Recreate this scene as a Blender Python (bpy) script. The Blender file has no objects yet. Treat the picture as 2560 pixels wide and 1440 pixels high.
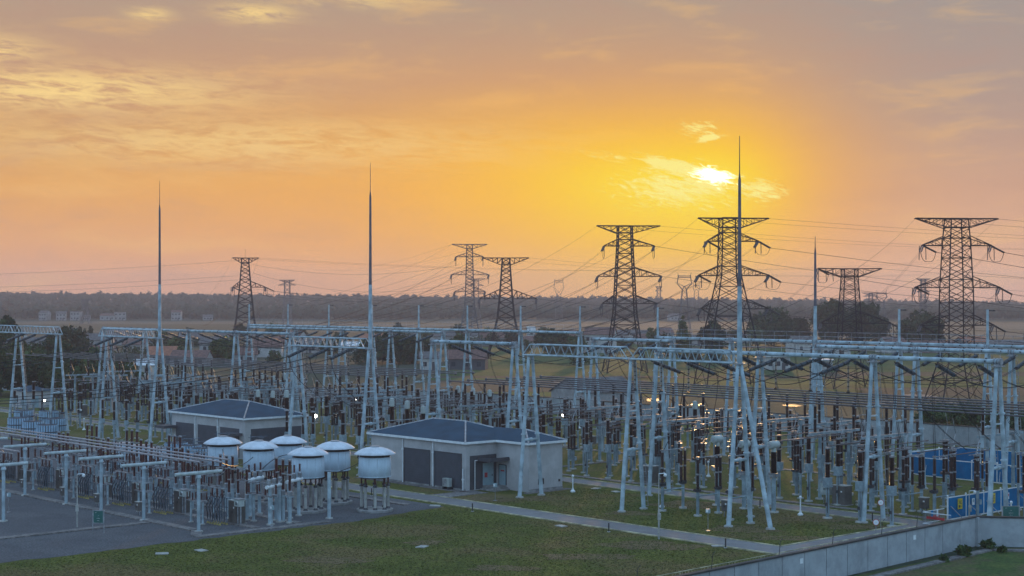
import bpy, math, random
import numpy as np
from mathutils import Vector, Matrix
random.seed(7)
HAZE = 0.00031
PI = math.pi
S = bpy.context.scene
COL = S.collection

# ------------------------------------------------------------------ camera
F_PX, Y_H, CAM_H = 3929.0, 742.0, 20.0          # focal length in 2560-px units, horizon row, eye height
cam_d = bpy.data.cameras.new('camera')
cam = bpy.data.objects.new('camera', cam_d)
COL.objects.link(cam)
cam.location = (0, 0, CAM_H)
cam.rotation_euler = (PI / 2, 0, 0)
cam_d.sensor_width = 36.0
cam_d.lens = 36.0 * F_PX / 2560
cam_d.shift_y = (Y_H - 720) / 2560
cam_d.clip_start = 0.5
cam_d.clip_end = 20000
S.camera = cam
S.render.resolution_x, S.render.resolution_y = 1024, 576

# ------------------------------------------------------------------ exposure
S.view_settings.view_transform = 'Standard'
S.view_settings.look = 'None'
S.view_settings.exposure = 0.0
S.view_settings.gamma = 1.0
S.cycles.max_bounces = 5
S.cycles.diffuse_bounces = 2
S.cycles.glossy_bounces = 2
S.cycles.volume_bounces = 0
S.cycles.use_denoising = True

def lin(r, g, b):
    f = lambda c: (c / 255 / 12.92) if c / 255 <= 0.04045 else ((c / 255 + 0.055) / 1.055) ** 2.4
    return (f(r), f(g), f(b), 1.0)

# ------------------------------------------------------------------ sun and sky
SUN_AZ = math.degrees(math.atan2(1800 - 1280, F_PX))   # degrees right of straight ahead
SUN_EL = math.degrees(math.atan2(Y_H - 437, F_PX))
sd = bpy.data.lights.new('sun', 'SUN')
sd.energy = 2.2
sd.angle = math.radians(2.5)
sd.color = (1.0, 0.55, 0.20)
sun = bpy.data.objects.new('sun', sd)
COL.objects.link(sun)
sun.rotation_euler = (math.radians(90 - SUN_EL), 0, math.radians(180 - SUN_AZ))

W = bpy.data.worlds.new('World')
S.world = W
W.use_nodes = True
NT = W.node_tree
for n in list(NT.nodes): NT.nodes.remove(n)
class G:
    """small helper for building node maths"""
    def __init__(self, nt): self.nt = nt
    def new(self, t, **kw):
        n = self.nt.nodes.new(t)
        for k, v in kw.items(): setattr(n, k, v)
        return n
    def put(self, sock, v):
        if hasattr(v, 'node'): self.nt.links.new(v, sock)
        else: sock.default_value = v
    def m(self, op, a, b=0.0, c=0.0):
        n = self.new('ShaderNodeMath', operation=op)
        for i, v in enumerate((a, b, c)): self.put(n.inputs[i], v)
        return n.outputs[0]
    def add(self, a, b): return self.m('ADD', a, b)
    def sub(self, a, b): return self.m('SUBTRACT', a, b)
    def mul(self, a, b): return self.m('MULTIPLY', a, b)
    def div(self, a, b): return self.m('DIVIDE', a, b)
    def mn(self, a, b): return self.m('MINIMUM', a, b)
    def mx(self, a, b): return self.m('MAXIMUM', a, b)
    def smooth(self, x, lo, hi, a=0.0, b=1.0):
        n = self.new('ShaderNodeMapRange', interpolation_type='SMOOTHSTEP')
        self.put(n.inputs['Value'], x)
        n.inputs['From Min'].default_value = lo; n.inputs['From Max'].default_value = hi
        n.inputs['To Min'].default_value = a; n.inputs['To Max'].default_value = b
        return n.outputs[0]
    def mix(self, f, a, b, mode='MIX'):
        n = self.new('ShaderNodeMix', data_type='RGBA', blend_type=mode)
        n.clamp_factor = True
        self.put(n.inputs[0], f); self.put(n.inputs[6], a); self.put(n.inputs[7], b)
        return n.outputs[2]
    def ramp(self, f, stops):
        n = self.new('ShaderNodeValToRGB')
        e = n.color_ramp.elements
        while len(e) < len(stops): e.new(0.5)
        for el, (p, c) in zip(e, stops): el.position = p; el.color = c
        self.put(n.inputs[0], f)
        return n.outputs[0]
    def vec(self, x, y, z):
        n = self.new('ShaderNodeCombineXYZ')
        for i, v in enumerate((x, y, z)): self.put(n.inputs[i], v)
        return n.outputs[0]
    def noise(self, v, scale, detail=4.0, rough=0.55, dist=0.0):
        n = self.new('ShaderNodeTexNoise')
        self.put(n.inputs['Vector'], v)
        n.inputs['Scale'].default_value = scale; n.inputs['Detail'].default_value = detail
        n.inputs['Roughness'].default_value = rough; n.inputs['Distortion'].default_value = dist
        return n.outputs[0]
    def gauss(self, dx, sx, dy, sy):
        a = self.div(dx, sx); b = self.div(dy, sy)
        r2 = self.add(self.mul(a, a), self.mul(b, b))
        return self.m('EXPONENT', self.mul(r2, -1.0))
g = G(NT)
tc = g.new('ShaderNodeTexCoord')
sp = g.new('ShaderNodeSeparateXYZ'); NT.links.new(tc.outputs['Generated'], sp.inputs[0])
dx_, dy_, dz_ = sp.outputs
AZ = g.mul(g.m('ARCTAN2', dx_, dy_), 180 / PI)          # azimuth in degrees, 0 straight ahead
EL = g.mul(g.m('ARCSINE', dz_), 180 / PI)
# clear dusk gradient, warmer to the left, greyer to the right
el01 = g.smooth(EL, -1.0, 11.5)
el01 = g.new('ShaderNodeMapRange'); g.put(el01.inputs['Value'], EL)
el01.inputs['From Min'].default_value = 0.0; el01.inputs['From Max'].default_value = 11.0
el01 = el01.outputs[0]
left = g.ramp(el01, [(0.0, lin(216, 160, 132)), (0.12, lin(221, 163, 122)), (0.36, lin(226, 167, 99)), (0.52, lin(210, 161, 108)),
                     (0.72, lin(196, 154, 124)), (1.0, lin(176, 154, 136))])
right = g.ramp(el01, [(0.0, lin(224, 172, 142)), (0.12, lin(223, 172, 135)), (0.35, lin(206, 161, 133)), (0.6, lin(180, 153, 139)),
                      (1.0, lin(160, 150, 145))])
base = g.mix(g.smooth(AZ, 3.0, 17.0), left, right)
# broad mottled veil of thin cloud
warp = g.vec(g.mul(AZ, 0.22), g.mul(EL, 0.9), 3.1)
v1 = g.noise(warp, 1.0, 5.0, 0.6, 0.4)
base = g.mix(g.mul(g.smooth(v1, 0.50, 0.72), 0.35), base, lin(240, 190, 120))
base = g.mix(g.mul(g.smooth(v1, 0.52, 0.30), 0.28), base, lin(186, 146, 128))
# warm glow round the hidden sun
sdx = g.sub(AZ, 7.0); sdy = g.sub(EL, 4.1)
sdxl = g.mn(sdx, 0.0); sdxr = g.mx(sdx, 0.0)
sdyu = g.mx(sdy, 0.0); sdyd = g.mn(sdy, 0.0)
def aniso(sl, sr, su, sdn):
    a = g.add(g.div(sdxl, sl), g.div(sdxr, sr)); b = g.add(g.div(sdyu, su), g.div(sdyd, sdn))
    return g.m('EXPONENT', g.mul(g.add(g.mul(a, a), g.mul(b, b)), -1.0))
base = g.mix(g.mul(aniso(15.0, 5.2, 3.4, 4.8), 0.90), base, lin(255, 178, 58))
base = g.mix(g.mul(aniso(7.6, 2.9, 2.1, 3.5), 1.0), base, lin(255, 206, 10))
base = g.mix(g.mul(aniso(4.2, 1.9, 0.95, 1.5), 0.85), base, lin(255, 226, 50))
# streaked bright clouds: left bank, upper wisps and the lit streaks beside the sun
def tilt(k): return g.sub(EL, g.mul(AZ, k))
streak = g.noise(g.vec(g.mul(AZ, 0.30), g.mul(tilt(-0.03), 1.7), 7.7), 1.6, 6.0, 0.62, 0.8)
fine = g.noise(g.vec(g.mul(AZ, 0.9), g.mul(tilt(-0.10), 4.2), 1.3), 1.3, 6.0, 0.65, 0.7)
bank = g.mx(g.gauss(g.add(AZ, 16.0), 6.0, g.sub(EL, 7.25), 0.75), g.gauss(g.add(AZ, 19.0), 2.2, g.sub(EL, 8.5), 0.5))
bank = g.mx(bank, g.mul(g.gauss(g.add(AZ, 10.0), 9.5, g.sub(EL, 5.5), 0.85), 0.62))
bank = g.mx(bank, g.mul(g.gauss(g.add(AZ, 9.3), 1.3, g.sub(EL, 10.1), 0.33), 0.9))
bank = g.mx(bank, g.mul(g.gauss(g.add(AZ, 5.5), 2.2, g.sub(EL, 10.65), 0.3), 0.6))
bank = g.mx(bank, g.mul(g.gauss(g.add(AZ, 13.0), 0.7, g.sub(EL, 9.95), 0.22), 0.8))
cl = g.mul(bank, g.smooth(g.add(g.mul(streak, 0.6), g.mul(fine, 0.4)), 0.37, 0.57))
base = g.mix(g.mul(cl, 0.95), base, lin(250, 214, 140))
# the lit cloud edge the sun shines through
cy = g.add(g.sub(EL, 4.36), g.mul(g.sub(AZ, 7.4), 0.24))          # runs up to the left
lit = g.mul(g.gauss(g.sub(AZ, 6.35), 1.75, cy, 0.27), 1.35)
lit = g.mx(lit, g.mul(g.gauss(g.sub(AZ, 7.3), 0.7, g.sub(EL, 4.2), 0.42), 1.15))
lit = g.mx(lit, g.mul(g.gauss(g.sub(AZ, 6.2), 2.7, g.sub(EL, 3.95), 0.85), 0.74))
lit = g.mx(lit, g.mul(g.gauss(g.sub(AZ, 9.0), 1.1, g.add(g.sub(EL, 3.8), g.mul(g.sub(AZ, 9.0), 0.12)), 0.5), 0.72))
lit = g.mx(lit, g.mul(g.gauss(g.sub(AZ, 7.1), 0.55, g.sub(g.sub(EL, 5.72), g.mul(g.sub(AZ, 7.1), 0.14)), 0.15), 1.0))
lit = g.mx(lit, g.mul(g.gauss(g.sub(AZ, 6.7), 1.0, g.sub(EL, 6.05), 0.36), 0.6))
lit = g.mx(lit, g.mul(g.gauss(g.sub(AZ, 3.6), 1.7, g.add(g.sub(EL, 5.05), g.mul(g.sub(AZ, 3.6), 0.16)), 0.2), 0.45))
fine2 = g.noise(g.vec(g.mul(AZ, 1.15), g.mul(cy, 4.6), 5.3), 1.5, 7.0, 0.66, 0.9)
litm = g.smooth(g.add(lit, g.mul(g.sub(fine2, 0.5), 1.9)), 0.30, 0.80)
base = g.mix(g.mul(litm, 0.85), base, lin(255, 240, 140))
core = g.smooth(g.add(g.gauss(g.sub(AZ, 7.28), 1.0, g.add(g.sub(EL, 4.34), g.mul(g.sub(AZ, 7.4), 0.22)), 0.38), g.mul(g.sub(fine2, 0.5), 1.7)), 0.46, 0.85)
base = g.mix(core, base, (2.2, 1.95, 1.3, 1.0))
# cool light of the rest of the sky: overhead and behind the camera
sky = g.new('ShaderNodeTexSky', sky_type='NISHITA')
sky.sun_disc = False
sky.sun_elevation = math.radians(SUN_EL)
sky.sun_rotation = math.radians(SUN_AZ)
sky.air_density, sky.dust_density, sky.ozone_density = 1.0, 2.0, 2.0
cool = g.mix(1.0, (0.43, 0.70, 1.04, 1.0), g.mix(1.0, sky.outputs[0], (0.10, 0.10, 0.10, 1.0), 'MULTIPLY'), 'ADD')
airk = g.m('EXPONENT', g.div(0.0072, g.m('SINE', g.mul(g.mx(EL, 0.9), PI / 180))))   # the sky is brighter above the hazy ground layer
airc = g.new('ShaderNodeVectorMath', operation='SCALE'); NT.links.new(base, airc.inputs[0]); NT.links.new(airk, airc.inputs['Scale']); base = airc.outputs[0]
away = g.mx(g.smooth(EL, 12.5, 42.0), g.smooth(g.m('ABSOLUTE', AZ), 30.0, 85.0))
final = g.mix(away, base, cool)
bg = g.new('ShaderNodeBackground')
NT.links.new(final, bg.inputs['Color'])
bg.inputs['Strength'].default_value = 1.0
out = g.new('ShaderNodeOutputWorld')
NT.links.new(bg.outputs[0], out.inputs[0])

# ------------------------------------------------------------------ site grid
TH = math.atan2(3929.0, 3590.0)                 # the yard is turned this far from the camera
CU, SU = math.cos(TH), math.sin(TH)
def XY(u, v): return (u * CU + v * SU, -u * SU + v * CU)
def UVW(u, v, z=0.0): x, y = XY(u, v); return Vector((x, y, z))
def GP(px, py, z=0.0):                          # a photo pixel taken to the level z
    Y = F_PX * (CAM_H - z) / (py - Y_H)
    return ((px - 1280) * Y / F_PX, Y)
def toUV(x, y): return (x * CU - y * SU, x * SU + y * CU)

# ------------------------------------------------------------------ mesh helpers
class MB:
    def __init__(self): self.v = []; self.f = []; self.m = []; self.k = 0
    def mat(self, k): self.k = k; return self
    def _add(self, vs, fs):
        o = len(self.v)
        self.v += [tuple(p) for p in vs]
        self.f += [tuple(i + o for i in f) for f in fs]
        self.m += [self.k] * len(fs)
        return self
    def box(self, c, s, rot=None):
        hx, hy, hz = s[0] / 2, s[1] / 2, s[2] / 2
        vs = [Vector((x * hx, y * hy, z * hz)) for x in (-1, 1) for y in (-1, 1) for z in (-1, 1)]
        if rot is not None: vs = [rot @ p for p in vs]
        c = Vector(c)
        return self._add([p + c for p in vs], [(0, 1, 3, 2), (4, 6, 7, 5), (0, 4, 5, 1), (2, 3, 7, 6), (0, 2, 6, 4), (1, 5, 7, 3)])
    def bbox(self, x0, x1, y0, y1, z0, z1):
        return self.box(((x0 + x1) / 2, (y0 + y1) / 2, (z0 + z1) / 2), (x1 - x0, y1 - y0, z1 - z0))
    def cyl(self, p, q, r0, r1=None, n=8, caps=True):
        p, q = Vector(p), Vector(q); r1 = r0 if r1 is None else r1
        d = (q - p)
        if d.length < 1e-6: return self
        d.normalize()
        a = d.orthogonal().normalized(); b = d.cross(a)
        vs = []
        for c, r in ((p, r0), (q, r1)):
            for i in range(n):
                t = 2 * PI * (i + .5) / n
                vs.append(c + a * (r * math.cos(t)) + b * (r * math.sin(t)))
        fs = [(i, (i + 1) % n, n + (i + 1) % n, n + i) for i in range(n)]
        if caps: fs += [tuple(range(n - 1, -1, -1)), tuple(range(n, 2 * n))]
        return self._add(vs, fs)
    def bar(self, p, q, w): return self.cyl(p, q, w * .7071, n=4, caps=False)
    def tube(self, pts, r, n=5):
        pts = [Vector(p) for p in pts]
        vs = []
        for i, p in enumerate(pts):
            d = (pts[min(i + 1, len(pts) - 1)] - pts[max(i - 1, 0)]).normalized()
            a = d.cross(Vector((0, 0, 1)))
            a = a.normalized() if a.length > 1e-4 else Vector((1, 0, 0))
            b = a.cross(d)
            for k in range(n):
                t = 2 * PI * k / n
                vs.append(p + a * (r * math.cos(t)) + b * (r * math.sin(t)))
        fs = []
        for i in range(len(pts) - 1):
            for k in range(n):
                k2 = (k + 1) % n
                fs.append((i * n + k, i * n + k2, (i + 1) * n + k2, (i + 1) * n + k))
        fs += [tuple(range(n - 1, -1, -1)), tuple(range((len(pts) - 1) * n, len(pts) * n))]
        return self._add(vs, fs)
    def lathe(self, prof, p=(0, 0, 0), axis=(0, 0, 1), n=10):
        p = Vector(p); d = Vector(axis).normalized(); a = d.orthogonal().normalized(); b = d.cross(a)
        vs = []
        for r, h in prof:
            for i in range(n):
                t = 2 * PI * i / n
                vs.append(p + d * h + a * (r * math.cos(t)) + b * (r * math.sin(t)))
        fs = []
        for j in range(len(prof) - 1):
            for i in range(n):
                i2 = (i + 1) % n
                fs.append((j * n + i, j * n + i2, (j + 1) * n + i2, (j + 1) * n + i))
        fs += [tuple(range(n - 1, -1, -1)), tuple(range((len(prof) - 1) * n, len(prof) * n))]
        return self._add(vs, fs)
    def quad(self, *p): return self._add(p, [tuple(range(len(p)))])
    def sheds(self, p, q, r, n_shed, n=8, core=0.62):
        """a ribbed insulator column from p to q"""
        p, q = Vector(p), Vector(q); L = (q - p).length
        prof = [(r * core, 0)]
        st = L / n_shed
        for i in range(n_shed):
            h = i * st
            prof += [(r * core, h + st * .25), (r, h + st * .42), (r * .96, h + st * .52), (r * core, h + st * .85)]
        prof.append((r * core, L))
        return self.lathe(prof, p, q - p, n)
    def mesh(self, name, mats, smooth=False):
        me = bpy.data.meshes.new(name)
        me.from_pydata(self.v, [], self.f)
        for m in (mats if isinstance(mats, (list, tuple)) else [mats]): me.materials.append(m)
        if len(me.materials) > 1: me.polygons.foreach_set('material_index', self.m)
        if smooth: me.polygons.foreach_set('use_smooth', [True] * len(me.polygons))
        me.update()
        return me
    def build(self, name, mats, parent=None, smooth=False):
        o = bpy.data.objects.new(name, self.mesh(name, mats, smooth))
        COL.objects.link(o)
        if parent is not None: o.parent = parent
        return o

LABELS = {}
def tag(o, label=None, cat=None, group=None, kind=None):
    if label: o['label'] = label
    if cat: o['category'] = cat
    if group: o['group'] = group
    if kind: o['kind'] = kind
    return o
def thing(name, label, cat, loc=(0, 0, 0), rz=0.0, group=None):
    o = bpy.data.objects.new(name, None)
    o.empty_display_size = .2
    COL.objects.link(o)
    o.location = loc; o.rotation_euler = (0, 0, rz)
    return tag(o, label, cat, group)
KIDS = {}
def dup(root, loc, rz=None, label=None, group=None, scale=None):
    if root.name not in KIDS:
        KIDS[root.name] = [(c, list(c.children)) for c in root.children]
    r = root.copy(); COL.objects.link(r); r.location = loc
    if rz is not None: r.rotation_euler = (0, 0, rz)
    if scale is not None: r.scale = scale if isinstance(scale, tuple) else (scale,) * 3
    if label: r['label'] = label
    if group: r['group'] = group
    for c, gs in KIDS[root.name]:
        d = c.copy(); COL.objects.link(d); d.parent = r
        for gg in gs:
            e = gg.copy(); COL.objects.link(e); e.parent = d
    return r
class Kind:
    """one prototype, first use moves it, later uses copy it"""
    def __init__(self, maker): self.maker = maker; self.o = None; self.used = False
    def place(self, u, v, label, group=None, z=0.0, turn=0.0, scale=None):
        if self.o is None: self.o = self.maker()
        loc = UVW(u, v, z); rz = -TH + turn
        if not self.used:
            self.used = True
            o = self.o
            KIDS[o.name] = [(c, list(c.children)) for c in o.children]
            o.location = loc; o.rotation_euler = (0, 0, rz); o['label'] = label
            if group: o['group'] = group
            if scale is not None: o.scale = scale if isinstance(scale, tuple) else (scale,) * 3
            return o
        o = dup(self.o, loc, rz, label, group)
        o.scale = (scale if isinstance(scale, tuple) else (scale,) * 3) if scale is not None else (1, 1, 1)
        return o

# ------------------------------------------------------------------ materials
def mat(name, col, rough=0.6, metal=0.0, vary=0.12, scale=3.0, col2=None, bump=0.0, bscale=None, rnd=0.0, spec=0.5, stretch=None):
    m = bpy.data.materials.new(name); m.use_nodes = True
    nt = m.node_tree; b = nt.nodes['Principled BSDF']; q = G(nt)
    t = q.new('ShaderNodeTexCoord'); vec = t.outputs['Object']
    if stretch:
        mp = q.new('ShaderNodeMapping'); mp.inputs['Scale'].default_value = stretch
        nt.links.new(vec, mp.inputs['Vector']); vec = mp.outputs[0]
    nz = q.noise(vec, scale, 5.0, 0.6)
    c2 = col2 or tuple(c * (1 - 2.2 * vary) for c in col)
    c1 = tuple(min(1, c * (1 + .6 * vary)) for c in col)
    c = q.mix(q.smooth(nz, 0.35, 0.68), c2 + (1,), c1 + (1,))
    if rnd:
        oi = q.new('ShaderNodeObjectInfo')
        k = q.add(q.mul(oi.outputs['Random'], 2 * rnd), 1 - rnd)
        cv = q.new('ShaderNodeCombineColor')
        for i in range(3): nt.links.new(k, cv.inputs[i])
        c = q.mix(1.0, c, cv.outputs[0], 'MULTIPLY')
    nt.links.new(c, b.inputs['Base Color'])
    b.inputs['Roughness'].default_value = rough; b.inputs['Metallic'].default_value = metal
    b.inputs['Specular IOR Level'].default_value = spec
    if bump:
        bn = q.new('ShaderNodeBump'); bn.inputs['Strength'].default_value = bump; bn.inputs['Distance'].default_value = .05
        nt.links.new(q.noise(vec, bscale or scale * 6, 4.0), bn.inputs['Height']); nt.links.new(bn.outputs[0], b.inputs['Normal'])
    return m
def emis(name, col, power):
    m = bpy.data.materials.new(name); m.use_nodes = True
    b = m.node_tree.nodes['Principled BSDF']
    b.inputs['Base Color'].default_value = col + (1,)
    b.inputs['Emission Color'].default_value = col + (1,); b.inputs['Emission Strength'].default_value = power
    return m
M = dict(
    steel2=mat('device_blue_paint', (.29, .365, .40), .55, 0, .2, .9, rnd=.12, spec=.35),
    steel=mat('pale_blue_paint', (.40, .49, .535), .55, 0, .18, .9, rnd=.08, spec=.35),
    galv=mat('galvanised_grey', (.36, .37, .39), .42, .5, .2, 2.0),
    tube=mat('aluminium_tube', (.13, .112, .118), .5, .2, .12, 1.5),
    tubel=mat('pinkish_tube', (.40, .345, .35), .5, .1, .12, 1.5),
    dark=mat('dark_fittings', (.07, .07, .08), .5, .3, .25, 4.0),
    brown=mat('brown_porcelain', (.040, .017, .014), .27, 0, .25, 2.0, rnd=.25, spec=.35),
    red=mat('red_porcelain', (.085, .018, .014), .32, 0, .25, 2.0, rnd=.15, spec=.35),
    disc=mat('grey_glass_discs', (.10, .115, .135), .3, 0, .2, 3.0),
    conc=mat('grey_concrete', (.30, .29, .28), .9, 0, .2, 1.2, bump=.3),
    cabin=mat('brown_cabinet', (.12, .105, .095), .5, 0, .12, 1.5),
    cabl=mat('light_cabinet', (.42, .46, .44), .5, 0, .1, 1.5),
    white=mat('skylight_tinted_enamel', (.50, .61, .70), .55, 0, .05, 1.2, rnd=.03, stretch=(1, 1, .25)),  # white bodies with the blue sky light tinted into the colour
    lidw=mat('skylit_top_lid', (.60, .63, .68), .6, 0, .08, 1.1, rnd=.03),  # less blue than the body: light on the upward face painted in
    whitep=mat('white_plastic', (.75, .77, .78), .5, 0, .06, 2.0),
    black=mat('black_metal', (.02, .02, .022), .5, 0, .2, 3.0),
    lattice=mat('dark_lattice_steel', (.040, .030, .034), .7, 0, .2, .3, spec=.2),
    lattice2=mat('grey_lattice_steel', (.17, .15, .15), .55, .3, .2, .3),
    wire=mat('conductor_wire', (.04, .04, .045), .85, 0, .2, .5, spec=.1),
    wirel=mat('pale_conductor', (.17, .17, .18), .45, .5, .2, .5),
    post=mat('grey_concrete_post', (.40, .39, .36), .8, 0, .15, 1.5),
    blue=mat('blue_hoarding', (.003, .16, .36), .7, 0, .10, .8, spec=.1),
    wallm=mat('beige_wall', (.47, .45, .45), .75, 0, .07, .7, bump=.05),
    roofb=mat('blue_metal_roof', (.05, .10, .175), .45, .1, .15, .6),
    shut=mat('grey_shutter', (.065, .068, .085), .6, 0, .08, .8),
    darkw=mat('charcoal_wall', (.07, .068, .078), .7, 0, .1, .8),
    door=mat('grey_blue_door', (.27, .38, .42), .5, 0, .06, 1.0),
    redp=mat('red_paint', (.45, .03, .03), .5, 0, .1, 2.0),
    yellow=mat('yellow_paint', (.68, .50, .03), .5, 0, .1, 2.0),
    green=mat('green_sign', (.015, .115, .10), .5, 0, .08, 1.5),
    glassd=mat('dark_window', (.03, .04, .055), .15, 0, .1, 1.0),
    foil=mat('dull_yellow_tape', (.35, .27, .08), .6, 0, .2, 5.0),
)
# ------------------------------------------------------------------ ground materials
def ground_mat(name, cols, s1, s2, s3=None, stretch=None, bump=.4, rough=.95, bscale=8.0, amp=.34):
    m = bpy.data.materials.new(name); m.use_nodes = True
    nt = m.node_tree; b = nt.nodes['Principled BSDF']; q = G(nt)
    t = q.new('ShaderNodeTexCoord'); vec = t.outputs['Object']
    v2 = vec
    if stretch:
        mp = q.new('ShaderNodeMapping'); mp.inputs['Scale'].default_value = stretch
        nt.links.new(vec, mp.inputs['Vector']); v2 = mp.outputs[0]
    a = q.smooth(q.noise(v2, s1, 6.0, .62, .3), .40, .64)
    c = q.mix(a, cols[0] + (1,), cols[1] + (1,))
    d = q.smooth(q.noise(v2, s2, 6.0, .65), .47, .62)
    c = q.mix(q.mul(d, .75), c, cols[2] + (1,))
    e = q.noise(vec, s3 or s2 * 12, 4.0, .7)
    c = q.mix(q.smooth(e, .38, .62), q.mix(1.0, c, (1 - amp,) * 3 + (1,), 'MULTIPLY'), q.mix(1.0, c, (1 + amp * .7,) * 3 + (1,), 'MULTIPLY'))
    nt.links.new(c, b.inputs['Base Color']); b.inputs['Roughness'].default_value = rough
    b.inputs['Specular IOR Level'].default_value = .2
    bn = q.new('ShaderNodeBump'); bn.inputs['Strength'].default_value = bump; bn.inputs['Distance'].default_value = .08
    nt.links.new(q.noise(vec, bscale, 5.0, .7), bn.inputs['Height']); nt.links.new(bn.outputs[0], b.inputs['Normal'])
    return m
M['farm'] = ground_mat('farmland', ((.034, .046, .027), (.048, .060, .038), (.028, .040, .022)), .006, .02, .5, (.35, 1.6, 1))
M['lawn'] = ground_mat('mown_grass', ((.074, .084, .013), (.104, .110, .019), (.150, .105, .043)), .22, .10, 3.4, None, .7, .95, 9.0, .48)
M['rough'] = ground_mat('rough_grass', ((.045, .075, .016), (.075, .10, .022), (.10, .075, .04)), .5, .23, 3.2)
M['gravel'] = ground_mat('grey_gravel', ((.098, .098, .106), (.118, .116, .122), (.082, .082, .09)), .12, .3, 6.0, None, .8, .9, 14.0)
M['road'] = ground_mat('concrete_road', ((.18, .17, .17), (.205, .195, .195), (.15, .14, .14)), .12, .06, .7, None, .03, .85, 2.0, .07)
M['paving'] = ground_mat('paving_slabs', ((.17, .155, .15), (.205, .185, .175), (.12, .108, .105)), .5, .22, 3.0, None, .2, .85)
M['greenf'] = ground_mat('green_crop', ((.036, .070, .016), (.050, .092, .02), (.032, .045, .016)), .05, .12, .9, (.4, 1.5, 1))
M['brownf'] = ground_mat('bare_field', ((.06, .05, .035), (.08, .066, .045), (.045, .045, .025)), .05, .12, .9, (.4, 1.5, 1))
M['palef'] = ground_mat('ripe_field', ((.085, .088, .066), (.11, .11, .082), (.06, .062, .048)), .012, .03, .5, (.3, 1.8, 1))
M['hillm'] = ground_mat('wooded_hill', ((.03, .038, .018), (.045, .05, .022), (.025, .03, .015)), .01, .05, .5)
M['wallc'] = ground_mat('stained_concrete', ((.33, .35, .365), (.37, .385, .40), (.25, .26, .27)), .35, .16, .9, (1.2, 1.2, .5), .06, .85, 3.0, .10)
def water():
    m = bpy.data.materials.new('pond_water'); m.use_nodes = True
    b = m.node_tree.nodes['Principled BSDF']; q = G(m.node_tree)
    b.inputs['Base Color'].default_value = (.03, .035, .03, 1); b.inputs['Roughness'].default_value = .42
    bn = q.new('ShaderNodeBump'); bn.inputs['Strength'].default_value = .12; bn.inputs['Distance'].default_value = .05
    t = q.new('ShaderNodeTexCoord')
    m.node_tree.links.new(q.noise(t.outputs['Object'], 1.2, 3.0), bn.inputs['Height']); m.node_tree.links.new(bn.outputs[0], b.inputs['Normal'])
    return m
M['water'] = water()
def leafm(name, c1, c2, rnd=.25):
    m = mat(name, c1, .7, 0, .1, .35, col2=c2, rnd=rnd, spec=.15)
    return m
M['leaf1'] = leafm('dark_leaves', (.040, .064, .025), (.018, .030, .013))
M['leaf2'] = leafm('green_leaves', (.070, .105, .032), (.035, .055, .018))
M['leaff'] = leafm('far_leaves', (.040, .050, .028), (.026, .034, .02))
M['bark'] = mat('bark', (.09, .07, .055), .9, 0, .2, 2.0)

def sheet(name, pts, z, m, uv=True, kind='structure'):
    mb = MB()
    P = [UVW(u, v, z) if uv else Vector((u, v, z)) for u, v in pts]
    # keep the face pointing up
    a = sum(P[i].x * P[(i + 1) % len(P)].y - P[(i + 1) % len(P)].x * P[i].y for i in range(len(P)))
    if a < 0: P.reverse()
    mb.quad(*P)
    return tag(mb.build(name, m), kind=kind)

# ------------------------------------------------------------------ ground, roads, yard surfaces
sheet('ground', [(-1500, -60), (1500, -60), (1500, 3000), (-1500, 3000)], -.02, M['farm'], False)
sheet('yard_lawn', [(-330, 20), (-72.5, 20), (-70.0, 60), (-69.8, 112.5), (-62, 118), (-40, 140), (-60, 187), (-330, 187)], 0.0, M['lawn'])
sheet('verge', [(-66.8, 20), (-10, 20), (-10, 190), (-38, 140), (-62.5, 116.2), (-66.6, 112.9)], 0.0, M['rough'])
rg = random.Random(3)
edge = [(-112.9 + rg.uniform(-.35, .35) - (1.6 if v > 84 else 0) * max(0, (v - 84) / 11), v) for v in np.arange(40, 96.5, 1.3)]
edge = [(-112.9 + rg.uniform(-.3, .3) - max(0, v - 84) * .16 + (max(0, 58 - v) * -.05), float(v)) for v in np.arange(40, 96.6, 1.2)]
sheet('gravel_yard', [(-330, 40)] + edge + [(-330, 97.0)], .012, M['gravel'])
def strip_u(name, u0, u1, v0, v1, z, m): return sheet(name, [(u0, v0), (u1, v0), (u1, v1), (u0, v1)], z, m)
strip_u('yard_road', -330, -72.5, 97.4, 100.5, .045, M['road'])
strip_u('rear_yard_road', -330, -73.0, 118.6, 121.4, .045, M['road'])
sheet('cross_road', [(-78.2, 100.5), (-72.5, 100.5), (-72.5, 118.6), (-78.2, 118.6)], .045, M['road'])
def kerb(name, a, b, w, h, m, label=None):
    mb = MB(); A, B = UVW(*a), UVW(*b); d = (B - A).normalized(); n = Vector((-d.y, d.x, 0)) * (w / 2)
    L = (B - A).length
    k = max(1, int(L / 8))
    for i in range(k):                      # cast kerb lengths with tight joints
        p = A + d * (L * i / k + .01); q = A + d * (L * (i + 1) / k - .01)
        vs = [p - n, q - n, q + n, p + n]
        mb._add([v + Vector((0, 0, .0)) for v in vs] + [v + Vector((0, 0, h)) for v in vs],
                [(3, 2, 1, 0), (4, 5, 6, 7), (0, 1, 5, 4), (1, 2, 6, 5), (2, 3, 7, 6), (3, 0, 4, 7)])
    return tag(mb.build(name, m), kind='structure')
M['kerbp'] = mat('pale_yellow_kerb', (.52, .46, .30), .8, 0, .25, .8)
for nm, a, b in (('road_kerb', (-330, 97.3), (-72.6, 97.3)), ('road_kerb', (-330, 100.6), (-78.3, 100.6)),
                 ('rear_road_kerb', (-330, 118.5), (-78.3, 118.5)), ('rear_road_kerb', (-330, 121.5), (-73, 121.5)),
                 ('cross_road_kerb', (-78.3, 100.7), (-78.3, 118.4)), ('cross_road_kerb', (-72.4, 97.5), (-72.4, 121.4))):
    kerb(nm, a, b, .14, .10, M['kerbp'])
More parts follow.
